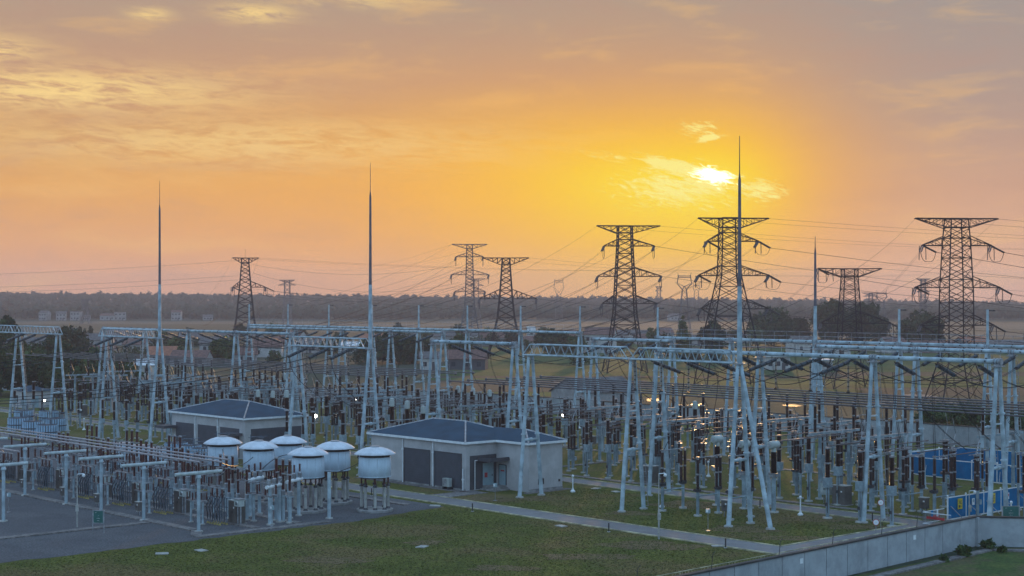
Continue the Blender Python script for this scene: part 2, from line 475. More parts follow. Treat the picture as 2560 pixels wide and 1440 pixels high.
# concrete cable-trench paths in the gravel
def path(name, a, b, w, h=.12): return kerb(name, a, b, w, h, M['paving'])
path('paved_path', (-330, 70.6), (-117.5, 70.6), .95)
path('paved_path', (-124.3, 40), (-124.3, 69.9), 1.0)
path('paved_path', (-114.0, 68.6), (-114.0, 82.2), .9)
path('paved_path', (-160, 75.2), (-115, 75.2), .8)
path('paved_path', (-160, 79.6), (-115, 79.6), .8)
path('paved_path', (-117.2, 70.6), (-114.6, 69.0), .9)
path('paved_path', (-128, 94.2), (-118, 94.2), .8)
path('rear_footpath', (-330, 123.4), (-74, 123.4), .8, .06)
path('rear_footpath', (-300, 146.0), (-90, 146.0), .9, .06)
path('cross_footpath', (-132.6, 124.0), (-132.6, 141), .8, .06)
path('doorstep_path', (-121.2, 100.8), (-121.2, 106.3), 2.6, .05)
path('building_apron', (-140, 104.9), (-122, 104.9), 1.1, .05)
path('building_apron', (-116.9, 108.6), (-116.9, 115.0), .9, .05)
# ponds and fields beyond the yard
def pond(cx, cy, rx, ry, seed):
    r = random.Random(seed); n = 22
    pts = [(cx + rx * math.cos(2 * PI * i / n) * r.uniform(.8, 1.1), cy + ry * math.sin(2 * PI * i / n) * r.uniform(.75, 1.1)) for i in range(n)]
    return sheet('pond', pts, .02, M['water'], False)
for i, (px, py, wx, dy) in enumerate(((1428, 978, 20, 20), (1400, 957, 18, 8), (1640, 1001, 26, 10), (1575, 1003, 16, 7), (1745, 1012, 18, 5), (2205, 1006, 34, 8), (2400, 1008, 30, 8),
                                      (2300, 990, 40, 10), (2440, 951, 60, 5), (1980, 1014, 24, 6))):
    Y0 = F_PX * CAM_H / (py + dy / 2 - Y_H); Y1 = F_PX * CAM_H / (py - dy / 2 - Y_H); Yc = (Y0 + Y1) / 2
    pond((px - 1280) * Yc / F_PX, Yc, wx * Yc / F_PX, (Y1 - Y0) / 2, i)
def field(x0, x1, y0, y1, m, z=.0, skew=0.0): sheet('field', [(x0, y0), (x1, y0 + skew), (x1, y1 + skew), (x0, y1)], z, m, False)
fr = random.Random(5)
yy = 318.0
k = 0
while yy < 640:
    w = fr.uniform(9, 22) * (yy / 400)
    x = -20.0
    while x < 260:
        dx = fr.uniform(40, 110)
        field(x, x + dx, yy, yy + w - .6, M[('greenf', 'brownf', 'rough', 'greenf', 'greenf')[fr.randrange(5)]], .004, fr.uniform(-4, 4))
        x += dx + .5
    yy += w; k += 1
for (x0, x1, y0, y1) in ((-420, -150, 1150, 1290), (-140, 60, 940, 1010), (-150, 60, 1060, 1180), (70, 420, 760, 900), (70, 420, 930, 1200), (-520, -430, 1050, 1250), (-60, 90, 1220, 1330), (-330, -40, 880, 930)):
    field(x0, x1, y0, y1, M['palef'], .006, fr.uniform(-8, 8))

# ------------------------------------------------------------------ far wooded hills
def hx(x, Y=2200.0):
    px = 1280 + F_PX * x / Y
    return float(np.interp(px, (-400, 0, 700, 1280, 1900, 2560, 2900), (19, 17.0, 13.0, 10.0, 6.5, 2.0, 1.0)))
def hill_z(x, y):
    t = min(1, max(0, (y - 1380) / 850.0)); t = t * t * (3 - 2 * t)
    return hx(x, y) * t
mb = MB()
nx, ny = 40, 16
for j in range(ny):
    for i in range(nx):
        x = -1150 + 2300 * i / (nx - 1); y = 1370 + (2720 - 1370) * j / (ny - 1)
        mb.v.append((x, y, hill_z(x, y) - (0.5 if j == 0 else 0)))
for j in range(ny - 1):
    for i in range(nx - 1):
        a = j * nx + i; mb.f.append((a, a + 1, a + nx + 1, a + nx)); mb.m.append(0)
tag(mb.build('hills', M['hillm'], smooth=True), kind='structure')
rs = np.random.RandomState(11)
pts = []
for _ in range(5200):
    y = 1385 + 1150 * rs.rand() ** 1.3
    x = (rs.rand() - .5) * (.78 * y + 160)
    pts.append((x, y))
for _ in range(1500):
    y = 1378 + 40 * rs.rand(); x = (rs.rand() - .5) * 1300; pts.append((x, y))
for _ in range(1600):
    y = 2200 + 260 * rs.rand(); x = (rs.rand() - .5) * 1950; pts.append((x, y))
V = []; Fc = []
NL = 34
for x, y in pts:
    H = rs.uniform(6.5, 10.5) * (1.0 + .35 * (rs.rand() < .12)); R = H * rs.uniform(.26, .40)
    z0 = hill_z(x, y)
    d = rs.normal(size=(NL, 3)); d /= np.linalg.norm(d, axis=1)[:, None]
    rad = rs.rand(NL) ** .45
    c = np.stack([x + d[:, 0] * R * rad, y + d[:, 1] * R * rad, z0 + H * .56 + d[:, 2] * H * .46 * rad], 1)
    nn = d + np.array([0, -.25, .3]) + rs.normal(size=(NL, 3)) * .25
    a = np.cross(nn, rs.normal(size=(NL, 3))); a /= np.linalg.norm(a, axis=1)[:, None]; b = np.cross(nn, a); b /= np.linalg.norm(b, axis=1)[:, None]; a *= 1.15; b *= 1.15
    sz = rs.uniform(.9, 1.7, size=(NL, 1)) * H / 9
    o = len(V) * 1
    tri = np.stack([c + a * sz, c - a * sz * .6 + b * sz, c - a * sz * .5 - b * sz], 1).reshape(-1, 3)
    V.append(tri)
V = np.concatenate(V); nF = len(V) // 3
me = bpy.data.meshes.new('forest')
me.vertices.add(len(V)); me.vertices.foreach_set('co', V.astype(np.float32).ravel())
me.loops.add(nF * 3); me.loops.foreach_set('vertex_index', np.arange(nF * 3, dtype=np.int32))
me.polygons.add(nF); me.polygons.foreach_set('loop_start', np.arange(0, nF * 3, 3, dtype=np.int32))
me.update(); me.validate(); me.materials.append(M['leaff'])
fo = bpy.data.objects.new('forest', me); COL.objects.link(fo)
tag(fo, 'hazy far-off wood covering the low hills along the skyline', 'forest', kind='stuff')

# ------------------------------------------------------------------ trees
def crown_mesh(name, H, R, n, leaf, seed, m, conifer=False, lo=.22):
    r = np.random.RandomState(seed)
    K = 34
    if conifer:
        t = r.rand(K); ang = r.rand(K) * 2 * PI
        rr = R * (1 - t) ** .9 * r.uniform(.35, 1.0, K)
        cc = np.stack([np.cos(ang) * rr, np.sin(ang) * rr, H * (.12 + .84 * t)], 1); cr = .16 * H * (1.05 - t) + .3
    else:
        d = r.normal(size=(K, 3)); d /= np.linalg.norm(d, axis=1)[:, None]
        rad = r.uniform(.30, 1.0, K) ** .6
        cc = np.stack([d[:, 0] * R * rad, d[:, 1] * R * rad, H * (lo + (1 - lo) * .5) + d[:, 2] * H * (1 - lo) * .44 * rad], 1); cr = np.full(K, R * .42) * r.uniform(.6, 1.3, K)
    idx = r.randint(0, K, n)
    off = r.normal(size=(n, 3)); off /= np.linalg.norm(off, axis=1)[:, None]
    c = cc[idx] + off * (cr[idx] * r.rand(n) ** .4)[:, None]
    a = r.normal(size=(n, 3)); b = r.normal(size=(n, 3))
    s = leaf * r.uniform(.6, 1.25, size=(n, 1))
    q = np.stack([c + a * s * .5, c + b * s * .45, c - a * s * .5, c - b * s * .45], 1).reshape(-1, 3)
    me = bpy.data.meshes.new(name)
    me.vertices.add(len(q)); me.vertices.foreach_set('co', q.astype(np.float32).ravel())
    me.loops.add(n * 4); me.loops.foreach_set('vertex_index', np.arange(n * 4, dtype=np.int32))
    me.polygons.add(n); me.polygons.foreach_set('loop_start', np.arange(0, n * 4, 4, dtype=np.int32))
    me.update(); me.validate(); me.materials.append(m)
    return me, cc
def tree(name, label, loc, H, R, n=1500, leaf=.55, seed=1, m='leaf1', conifer=False, group=None, lo=.22):
    t = thing(name, label, 'tree', loc, 0, group)
    me, cc = crown_mesh('crown', H, R, n, leaf, seed, M[m], conifer, lo)
    o = bpy.data.objects.new('crown', me); COL.objects.link(o); o.parent = t
    mb = MB(); mb.cyl((0, 0, 0), (0, 0, H * .55), H * .022 + .06, H * .012, 6)
    mb.cyl((0, 0, H * .5), (0, 0, H * .9), H * .012, .03, 5)
    for k in range(0, len(cc), 4):
        p = Vector((0, 0, min(H * .6, max(H * .2, cc[k][2] * .6)))); mb.cyl(p, cc[k], H * .007 + .02, .02, 4, False)
    mb.build('trunk', M['bark'], t)
    return t
ORD = ['first', 'second', 'third', 'fourth', 'fifth', 'sixth', 'seventh', 'eighth', 'ninth', 'tenth', 'eleventh', 'twelfth', 'thirteenth', 'fourteenth', 'fifteenth', 'sixteenth',
       'seventeenth', 'eighteenth', 'nineteenth', 'twentieth', 'twenty-first', 'twenty-second', 'twenty-third', 'twenty-fourth', 'twenty-fifth', 'twenty-sixth', 'twenty-seventh', 'twenty-eighth', 'twenty-ninth', 'thirtieth']
def at_top(px, ytop, Y):        # height of something at distance Y whose top shows at row ytop
    return CAM_H - (ytop - Y_H) * Y / F_PX
def px_x(px, Y): return (px - 1280) * Y / F_PX
big = [(1935, 778, 640, 46, 'leaf1', 'broad dark tree, leftmost of the clump left of the thin mast', 'round_tree', 12),
       (1988, 800, 655, 34, 'leaf1', 'lower ragged dark tree just left of the thin lightning mast', 'round_tree', 13),
       (2078, 752, 640, 42, 'leaf1', 'tall dark tree right of the thin mast, behind the wide T-shaped pylon', 'round_tree', 14),
       (2165, 758, 645, 50, 'leaf1', 'tallest dark tree, right behind the wide T-shaped pylon', 'round_tree', 15),
       (2305, 786, 600, 52, 'leaf1', 'lone round dark tree left of the largest pylon', 'round_tree', 16),
       (1780, 805, 560, 26, 'leaf1', 'thin sparse tree seen through the pylon behind the tall mast', 'slim_tree', 18),
       (1385, 835, 560, 34, 'leaf1', 'squat grey green tree beside the white tower house', 'round_tree', 21),
       (1430, 842, 560, 30, 'leaf2', 'low bushy tree left of the long pipe beam in the middle', 'round_tree', 22),
       (985, 832, 470, 48, 'leaf1', 'large dark tree behind the pipe gantry, left of the brown roofed house', 'round_tree', 31),
       (1035, 842, 470, 38, 'leaf1', 'dark rounded tree next to the brown roofed house', 'round_tree', 32),
       (940, 846, 480, 34, 'leaf2', 'green tree right behind the middle lightning mast', 'round_tree', 33),
       (1150, 838, 500, 26, 'leaf2', 'light green bushy tree behind the brown roofed house', 'round_tree', 34),
       (560, 848, 470, 30, 'leaf2', 'green tree between two red roofed houses on the left', 'round_tree', 35),
       (445, 850, 520, 26, 'leaf2', 'small green tree right of the orange roof', 'round_tree', 36),
       (170, 826, 470, 44, 'leaf1', 'dark round tree under the white gabled house at the left', 'round_tree', 37),
       (12, 790, 420, 32, 'leaf1', 'dark tree cut by the left edge above the truss beam', 'round_tree', 38)]
for px, yt, Y, hw, m, lab, nm, sd_ in big:
    tree(nm, lab, (px_x(px, Y), Y, 0), at_top(px, yt, Y), hw * Y / F_PX * 1.08, 7500 if hw > 30 else 3400, .78 if Y > 500 else .6, sd_, m, group='broadleaf trees beyond the yard', lo=.10)
tree('conifer_tree', 'pointed olive green conifer right of the tall white lamp post', (px_x(1708, 560), 560, 0), at_top(1708, 782, 560), 20 * 560 / F_PX, 1800, .5, 41, 'leaf2', True)
tree('conifer_tree', 'narrow conifer standing left of the pale gabled house in the middle', (px_x(1462, 700), 700, 0), at_top(1462, 828, 700), 8 * 700 / F_PX, 500, .6, 42, 'leaf1', True)
for i, (px, yt) in enumerate(((200, 816), (212, 820), (226, 814))):
    tree('poplar_tree', ('left', 'middle', 'right')[i] + ' of three narrow poplars beside the white gabled house at left', (px_x(px, 640), 640, 0), at_top(px, yt, 640), 1.3, 600, .5, 50 + i, 'leaf1', True, 'three poplars at the left')
# dark wood behind the far wall at the left
r_ = random.Random(9)
nwood = 0
protos = [tree('wood_tree', 'dense green tree in the wood behind the far left wall', (-150, 330, 0), 9.5, 4.2, 2600, .5, 60 + k, ('leaf1', 'leaf2')[k % 2], lo=.05, group='trees of the wood at the far left') for k in range(4)]
for p_ in protos: KIDS[p_.name] = [(c, []) for c in p_.children]
spots = []
for row, (Y, x0, x1, n) in enumerate(((318, -20, 330, 8), (350, -30, 330, 8), (390, 0, 300, 7))):
    for i in range(n):
        spots.append((x0 + (x1 - x0) * (i + r_.uniform(.2, .8)) / n, Y + r_.uniform(-9, 9), row, i))
for k, (px, Y, row, i) in enumerate(spots):
    lab = ORD[i] + ' tree from the left in the ' + ('front', 'middle', 'rear')[row] + ' row of the dark wood at left'
    sc = r_.uniform(.75, 1.15) * (.8 if px > 240 else 1)
    if k < 4:
        o = protos[k]; o.location = (px_x(px, Y), Y, 0); o['label'] = lab; o.scale = (sc,) * 3
    else:
        dup(protos[k % 4], (px_x(px, Y), Y, 0), r_.uniform(0, 6), lab, scale=sc)
# bushes along the far wall and between village houses
def bush_at(px, Y, h, r, sd_, lab, grp=None, m='leaf2'): return tree('bush', lab, (px_x(px, Y), Y, 0), h, r, 700, .4, sd_, m, group=grp, lo=0.0)
for i, (px, Y) in enumerate(((2405, 240), (2440, 236), (2480, 232), (2525, 228), (2560, 232), (2330, 246), (2360, 250))):
    o = bush_at(px, Y, r_.uniform(2.6, 4.2), r_.uniform(2.0, 3.2), 80 + i, ORD[i] + ' bush along the far wall behind the blue hoarding at right', 'bushes behind the far wall'); o['category'] = 'bush'
for i in range(26):
    px = 260 + i * 62 + r_.uniform(-22, 22); Y = r_.uniform(430, 640)
    o = bush_at(px, Y, r_.uniform(2.5, 5.5), r_.uniform(2, 4), 100 + i, ORD[i] + ' low bush from the left among the village houses', 'bushes among the village houses', ('leaf1', 'leaf2')[i % 2]); o['category'] = 'bush'

# ------------------------------------------------------------------ village houses
M['tile'] = mat('red_brown_tiles', (.17, .085, .07), .85, 0, .2, 1.2, bump=.3)
M['tileo'] = mat('orange_tiles', (.34, .13, .075), .85, 0, .15, 1.2, bump=.3)
M['tileg'] = mat('grey_tiles', (.13, .115, .115), .85, 0, .2, 1.2, bump=.3)
M['render'] = mat('white_render', (.50, .48, .46), .85, 0, .1, .6)
M['renderg'] = mat('grey_render', (.36, .34, .33), .85, 0, .12, .6)
M['tin'] = mat('white_tin', (.70, .70, .72), .5, .1, .08, .6)
def house(label, px, Y, w, d, h, rise, wall='render', roof='tile', turn=0.0, flat=False, nwin=3, storeys=1, z=0.0, name='house', cat='house'):
    t = thing(name, label, cat, (px_x(px, Y), Y, z), math.radians(turn), 'village houses beyond the yard')
    mb = MB(); mb.bbox(-w / 2, w / 2, 0, d, -.3, h)
    if not flat:
        for x in (-w / 2, w / 2): mb._add([(x, 0, h), (x, d, h), (x, d / 2, h + rise)], [(0, 1, 2)])
    mb.build('wall', M[wall], t)
    mr = MB(); e = .35
    if flat:
        mr.bbox(-w / 2 - e, w / 2 + e, -e - .3, d + e, h + .003, h + .28)
    else:
        zl = h - e * rise / (d / 2)
        for s in (0, 1):
            y0 = -e if s == 0 else d + e
            a = [(-w / 2 - e, y0, zl), (w / 2 + e, y0, zl), (w / 2 + e, d / 2, h + rise), (-w / 2 - e, d / 2, h + rise)]
            a = [Vector(p) for p in a]; up = Vector((0, 0, .16))
            mr._add([p + Vector((0, 0, .012)) for p in a] + [p + up for p in a], [(0, 1, 2, 3), (7, 6, 5, 4), (0, 4, 5, 1), (1, 5, 6, 2), (2, 6, 7, 3), (3, 7, 4, 0)])
    mr.build('roof', M[roof], t)
    for s in range(storeys):
        zz = h * (s + .30) / storeys
        for i in range(nwin):
            x = -w / 2 + w * (i + .5) / nwin
            mw = MB(); mw.bbox(x - .55, x + .55, -.05, .04, zz, zz + 1.25); mw.build('window', M['glassd'], t)
    mw = MB(); mw.bbox(w * .22 - .5, w * .22 + .5, -.06, .04, 0, 2.05); mw.build('door', M['darkw'], t)
    return t
HOUSES = [
    ('tall white house with a red roof behind the middle pipe beam', 1497, 560, 10.5, 8, 6.6, 2.2, 'render', 'tile', -12, False, 4, 2),
    ('pale house with grey gable roof left of the middle pylon foot', 1500, 700, 11.5, 8, 3.6, 2.7, 'render', 'tileg', -14, False, 3, 1),
    ('white tower house standing beside the squat tree', 1329, 700, 3.2, 4.0, 5.2, 1.4, 'render', 'render', 10, False, 1, 2),
    ('low brown roofed house with white walls at the centre left', 1074, 430, 5.2, 6, 3.2, 1.6, 'render', 'tileg', 4, False, 2, 1),
    ('long shed with rusty red roof and dark open front', 1165, 430, 10.5, 7, 3.1, 2.2, 'darkw', 'tile', -6, False, 3, 1),
    ('orange roofed house behind the left lightning mast', 404, 470, 8.2, 7, 2.6, 2.4, 'renderg', 'tileo', 8, False, 2, 1),
    ('red brown roofed house right of the left lightning mast', 470, 450, 10.5, 7, 2.6, 1.9, 'renderg', 'tile', -5, False, 3, 1),
    ('red roofed house between the left pylon legs', 602, 470, 9.5, 7, 2.8, 2.1, 'renderg', 'tile', 12, False, 3, 1),
    ('long low red roofed house left of the truss beam end', 225, 480, 14, 7, 3.0, 1.9, 'renderg', 'tile', 3, False, 4, 1),
    ('white gabled house with dark roof above the left truss beam', 175, 700, 9.5, 8, 3.4, 2.6, 'render', 'tileg', 30, False, 2, 1),
    ('white gable house near the left edge above the trees', 52, 620, 6.5, 8, 5.2, 2.2, 'render', 'tileg', 60, False, 2, 1),
    ('white house with blue windows at the far left edge', 12, 360, 7.5, 6, 5.2, 1.2, 'render', 'tileg', 0, False, 3, 2),
    ('wide grey roofed house behind the start of the left pipe beam', 290, 650, 13, 8, 3.4, 2.8, 'renderg', 'tileg', 6, False, 3, 1),
    ('grey gabled house behind the left pipe beam, nearest the left pylon', 480, 650, 8.5, 8, 3.0, 2.6, 'render', 'tileg', 24, False, 2, 1),
    ('grey gabled house left of the left pylon foot', 572, 660, 9.0, 8, 2.8, 2.3, 'renderg', 'tileg', 20, False, 2, 1),
    ('brown roofed house at the right of the middle pylon', 1625, 660, 11, 7, 2.3, 2.0, 'renderg', 'tile', 8, False, 3, 1),
    ('small white gabled house left of the conifer', 1668, 720, 7, 7, 3.4, 2.4, 'render', 'tile', 22, False, 2, 1),
    ('dark roofed house behind the conifer', 1735, 640, 9, 7, 2.4, 2.0, 'renderg', 'tileg', -8, False, 2, 1),
    ('flat roofed white house behind the right pipe beams', 1946, 430, 6.6, 6, 3.6, 0, 'render', 'tin', 4, True, 3, 1),
    ('small white flat roofed hut right of the thin mast', 2062, 430, 4.6, 5, 2.6, 0, 'render', 'tin', 8, True, 1, 1),
    ('long dull red shed behind the lone round tree', 2335, 560, 15, 7, 3.0, 1.2, 'tile', 'tile', 2, False, 2, 1),
    ('dark grey shed at the right edge behind the wires', 2520, 560, 12, 7, 3.2, 1.3, 'renderg', 'tileg', -2, False, 2, 1),
    ('white roofed kiosk building under the left bus tubes', 350, 345, 6.2, 5, 5.0, 1.2, 'render', 'tin', 18, False, 2, 2),
    ('grey shed with a sagging dark roof beyond the far wall', 1525, 292, 13.5, 9, 2.4, 2.3, 'renderg', 'tileg', 38, False, 0, 1),
    ('pinkish house with a wide roof above the middle tube ends', 1230, 640, 10, 7, 3.4, 2.0, 'renderg', 'tile', 5, False, 3, 1),
    ('low brown roofed house behind the second pylon foot', 1310, 620, 8, 7, 2.6, 1.8, 'renderg', 'tile', -10, False, 2, 1),
    ('white low house with tin roof left of the middle lightning mast', 880, 560, 9, 6, 2.6, 1.2, 'render', 'tin', 0, False, 3, 1),
    ('grey tiled house behind the pipe gantries left of centre', 760, 560, 10, 7, 2.8, 2.0, 'renderg', 'tileg', -6, False, 3, 1),
    ('ochre roofed farmhouse right of the grey tiled house', 815, 600, 8, 7, 2.8, 2.2, 'renderg', 'tileo', 14, False, 2, 1),
]
for hh in HOUSES: house(*hh)
for i, (px, w, h, lab) in enumerate(((106, 7, 6.5, 'white two storey villa, leftmost of the row under the wooded hill'), (152, 8, 6.0, 'pale villa second from the left under the wooded hill'),
                                     (187, 8, 7.5, 'white square villa third from the left under the hill'), (215, 6, 3, 'low white cottage in the villa row under the hill'),
                                     (268, 14, 4.2, 'long red roofed house in the row under the hill'), (300, 10, 7.0, 'white flat roofed villa rightmost of the left row'),
                                     (440, 8, 7.0, 'brick villa standing alone behind the left lightning mast'), (520, 8, 3.2, 'small pale cottage at the hill foot left of the pylon'),
                                     (1690, 10, 4.0, 'small white cottage at the hill foot right of centre'))):
    house(lab, px, 1330, w, 8, h, 1.6, 'renderg', 'tile' if i in (4, 6) else 'tileg', r_.uniform(-15, 15), i in (2, 5), 3, 2 if h > 5 else 1, name='villa')

# more roofs of the village, kept low between the trees
vr = random.Random(21)
VP = [(640, 640), (690, 600), (725, 660), (930, 660), (960, 600), (1010, 680), (1110, 660), (1160, 690), (1265, 700), (1375, 700), (1420, 680), (1560, 720), (1600, 700), (1780, 700), (1830, 690), (1890, 720), (340, 560), (520, 560), (660, 520), (90, 560), (2010, 560), (2090, 520), (2240, 560), (2440, 600), (150, 640), (250, 600)]
VPs = sorted(VP)
for i, (px, Y) in enumerate(VPs):
    house('%s low house from the left among the scattered village roofs' % ORD[i], px + vr.uniform(-8, 8), Y, vr.uniform(7, 12), 7, vr.uniform(2.6, 3.6), vr.uniform(1.6, 2.6), ('render', 'renderg')[vr.randrange(2)], ('tile', 'tileg', 'tile', 'tileg', 'tileo')[vr.randrange(5)], vr.uniform(-30, 30), False, 2, 1)
for i in range(24):
    px = 330 + i * 68 + vr.uniform(-25, 25); Y = vr.uniform(520, 760)
    tree('round_tree', '%s small dark tree from the left between the village roofs' % ORD[i], (px_x(px, Y), Y, 0), vr.uniform(5, 9.5), vr.uniform(2.2, 4.0), 1300, .6, 400 + i, ('leaf1', 'leaf2')[i % 2], group='trees between the village roofs', lo=.05)
# blades of turf near the camera side of the lawn
tr_ = np.random.RandomState(8)
NT_ = 95000
uu = tr_.uniform(-200, -69.5, 900000); vv = tr_.uniform(36, 117, 900000)
X_ = uu * CU + vv * SU; Y_ = -uu * SU + vv * CU; PX = 1280 + F_PX * X_ / Y_
ok = (PX > -60) & (PX < 2620) & ((uu > -112.4 + np.maximum(0, vv - 84) * -.16) & (vv < 97.1) | (vv > 100.9) & (uu > -116) & (uu < -78.6)) & (uu < -70.2)
X_, Y_ = X_[ok][:NT_], Y_[ok][:NT_]; n_ = len(X_)
c = np.stack([X_, Y_, np.zeros(n_)], 1); an = tr_.rand(n_) * 2 * PI; w_ = tr_.uniform(.03, .07, n_); h_ = tr_.uniform(.02, .065, n_)
a_ = np.stack([np.cos(an) * w_, np.sin(an) * w_, np.full(n_, .002)], 1); tip_ = np.stack([tr_.normal(size=n_) * .05, tr_.normal(size=n_) * .05, h_], 1)
q_ = np.stack([c - a_ * [1, 1, -1], c + a_, c + tip_], 1).reshape(-1, 3)
me = bpy.data.meshes.new('turf'); me.vertices.add(len(q_)); me.vertices.foreach_set('co', q_.astype(np.float32).ravel())
me.loops.add(n_ * 3); me.loops.foreach_set('vertex_index', np.arange(n_ * 3, dtype=np.int32)); me.polygons.add(n_); me.polygons.foreach_set('loop_start', np.arange(0, n_ * 3, 3, dtype=np.int32))
me.update(); me.validate(); me.materials.append(M['lawn']); o = bpy.data.objects.new('grass', me); COL.objects.link(o); tag(o, 'short uneven turf on the front lawns', 'grass', kind='stuff')

# worn brown patches in the turf
M['worn'] = ground_mat('worn_turf', ((.13, .092, .045), (.17, .12, .062), (.085, .082, .02)), .5, .9, 4.0, None, .7, .95, 9.0, .45)
pr = random.Random(17)
for i, (px, py, rx, ry) in enumerate(((1225, 1246, 2.6, 1.4), (1335, 1246, 2.0, .9), (1575, 1283, 2.2, 1.0), (1720, 1262, 3.4, 1.6), (1850, 1322, 3.0, 1.3), (1600, 1362, 3.2, 1.2), (1690, 1368, 2.4, .9), (1060, 1358, 1.6, .8), (1460, 1392, 3.4, 1.2), (2050, 1296, 3.2, 1.3), (2140, 1318, 2.8, 1.0), (1960, 1345, 3.0, 1.0), (820, 1400, 3.0, 1.0), (1250, 1420, 2.6, .9))):
    x, y = GP(px, py); n = 26; ph = pr.uniform(0, 6)
    pts = [(x + rx * math.cos(2 * PI * k / n) * (1 + .25 * math.sin(3 * 2 * PI * k / n + ph) + pr.uniform(-.14, .14)), y + 1.6 * ry * math.sin(2 * PI * k / n) * (1 + .25 * math.sin(2 * 2 * PI * k / n + ph) + pr.uniform(-.14, .14))) for k in range(n)]
    sheet('worn_ground', pts, .004 + .0002 * i, M['worn'], False)
# ------------------------------------------------------------------ steel gantries
M['mastd'] = mat('backlit_mast_steel', (.16, .14, .16), .6, 0, .15, .6, spec=.25)  # upper mast sections: backlit darkness against the bright sky put into the colour
def frame(u, v, H, label, ladder=False, third=False, mast=None, knob=False, post=None, group='A-shaped gantry columns', hb=1.5):
    t = thing('gantry_column', label, 'gantry column', UVW(u, v), -TH, group)
    for s in (-1, 1):
        a, b = Vector((0, s * hb, .12)), Vector((0, s * .24, H))
        mb = MB(); mb.cyl(a, b, .215, .165, 10)
        for f in (.44, .72):
            p = a.lerp(b, f); d = (b - a).normalized(); mb.cyl(p - d * .06, p + d * .06, .29, .29, 10)
        mb.build('leg', M['steel'], t, False)
        mf = MB(); mf.cyl((0, s * hb, 0), (0, s * hb, .14), .42, .38, 10); mf.build('foot', M['post'], t)
    if third:
        a, b = Vector((3.4, 0, .12)), Vector((.15, 0, H - .1))
        mb = MB(); mb.cyl(a, b, .215, .165, 10)
        p = a.lerp(b, .5); d = (b - a).normalized(); mb.cyl(p - d * .06, p + d * .06, .29, .29, 10)
        mb.build('leg', M['steel'], t); mf = MB(); mf.cyl((3.4, 0, 0), (3.4, 0, .14), .42, .38, 10); mf.build('foot', M['post'], t)
    mb = MB()
    for f in (.40, .66):
        y = hb + (.24 - hb) * f; z = .12 + (H - .12) * f
        if f == .40: mb.cyl((0, -y, z), (0, y, z), .13, n=8); mb.cyl((0, -.18, z), (0, .18, z), .2, n=8)
        else: mb.box((0, 0, z), (.16, 2 * y, .12))
    mb.build('cross_brace', M['steel'], t)
    mb = MB(); mb.box((0, 0, H + .03), (.75, 1.0, .1)); mb.box((0, 0, H - .35), (.5, .7, .06)); mb.build('cap_plate', M['galv'], t)
    if ladder:
        mb = MB(); a, b = Vector((.1, hb + .30, .3)), Vector((.1, .52, H - .4))
        for s in (-.2, .2): mb.bar(a + Vector((s, 0, 0)), b + Vector((s, 0, 0)), .045)
        for k in range(30):
            p = a.lerp(b, k / 29); mb.bar(p - Vector((.2, 0, 0)), p + Vector((.2, 0, 0)), .03)
        mb.build('ladder', M['galv'], t)
    if mast:
        z1, z2, dz = mast
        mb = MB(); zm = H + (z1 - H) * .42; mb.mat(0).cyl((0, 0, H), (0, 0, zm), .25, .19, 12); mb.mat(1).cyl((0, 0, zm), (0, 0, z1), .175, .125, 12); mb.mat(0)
        mb.cyl((0, 0, H + .02), (0, 0, H + .14), .4, n=12)
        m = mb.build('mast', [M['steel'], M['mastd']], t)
        mr = MB(); mr.cyl((0, 0, z1), (0, 0, z1 + .5), .11, .06, 8); mr.cyl((0, 0, z1 + .5), (0, 0, z2), .055, .03, 6); mr.build('lightning_rod', M['dark'], m)
    if post:
        mb = MB(); mb.cyl((0, 0, H), (0, 0, post), .16, .13, 10); mb.build('earth_wire_post', M['steel'], t)
        mk = MB(); mk.bar((0, 0, post - .1), (.45, .45, post - .12), .09); mk.box((.5, .5, post - .12), (.2, .2, .14)); mk.build('wire_clamp', M['dark'], t)
    return t

def pipe_beam(u0, u1, v, z, joints, label, rail=False, r=.20):
    L = u1 - u0
    t = thing('pipe_beam', label, 'gantry beam', UVW(u0, v, z), -TH, 'tubular gantry beams')
    mb = MB(); mb.cyl((-.1, 0, 0), (L + .1, 0, 0), r, n=14)
    mb.build('pipe', M['steel'], t, False)
    for j in joints:
        x = j - u0; mf = MB()
        for s in (-.28, 0.0, .28): mf.cyl((x + s - .04, 0, 0), (x + s + .04, 0, 0), r + .10, n=14)
        mf.box((x, 0, -.30), (.5, .42, .24)); mf.build('flange', M['galv'], t)
    mk = MB(); k = 0
    while 1.2 + k * 2.1 < L: x = 1.2 + k * 2.1; mk.box((x, 0, r + .03), (.14, .14, .1)); mk.box((x, -r - .02, 0), (.12, .08, .14)); k += 1
    mk.build('lugs', M['dark'], t)
    if rail:
        mr = MB(); n = max(2, int(L / 1.9))
        for i in range(n + 1):
            x = L * i / n; mr.bar((x, .34, .1), (x, .34, 1.15), .035)
        for zz in (.62, 1.15): mr.bar((0, .34, zz), (L, .34, zz), .032)
        mr.box((L / 2, .30, .14), (L, .5, .03))
        mr.build('railing', M['galv'], t)
    return t

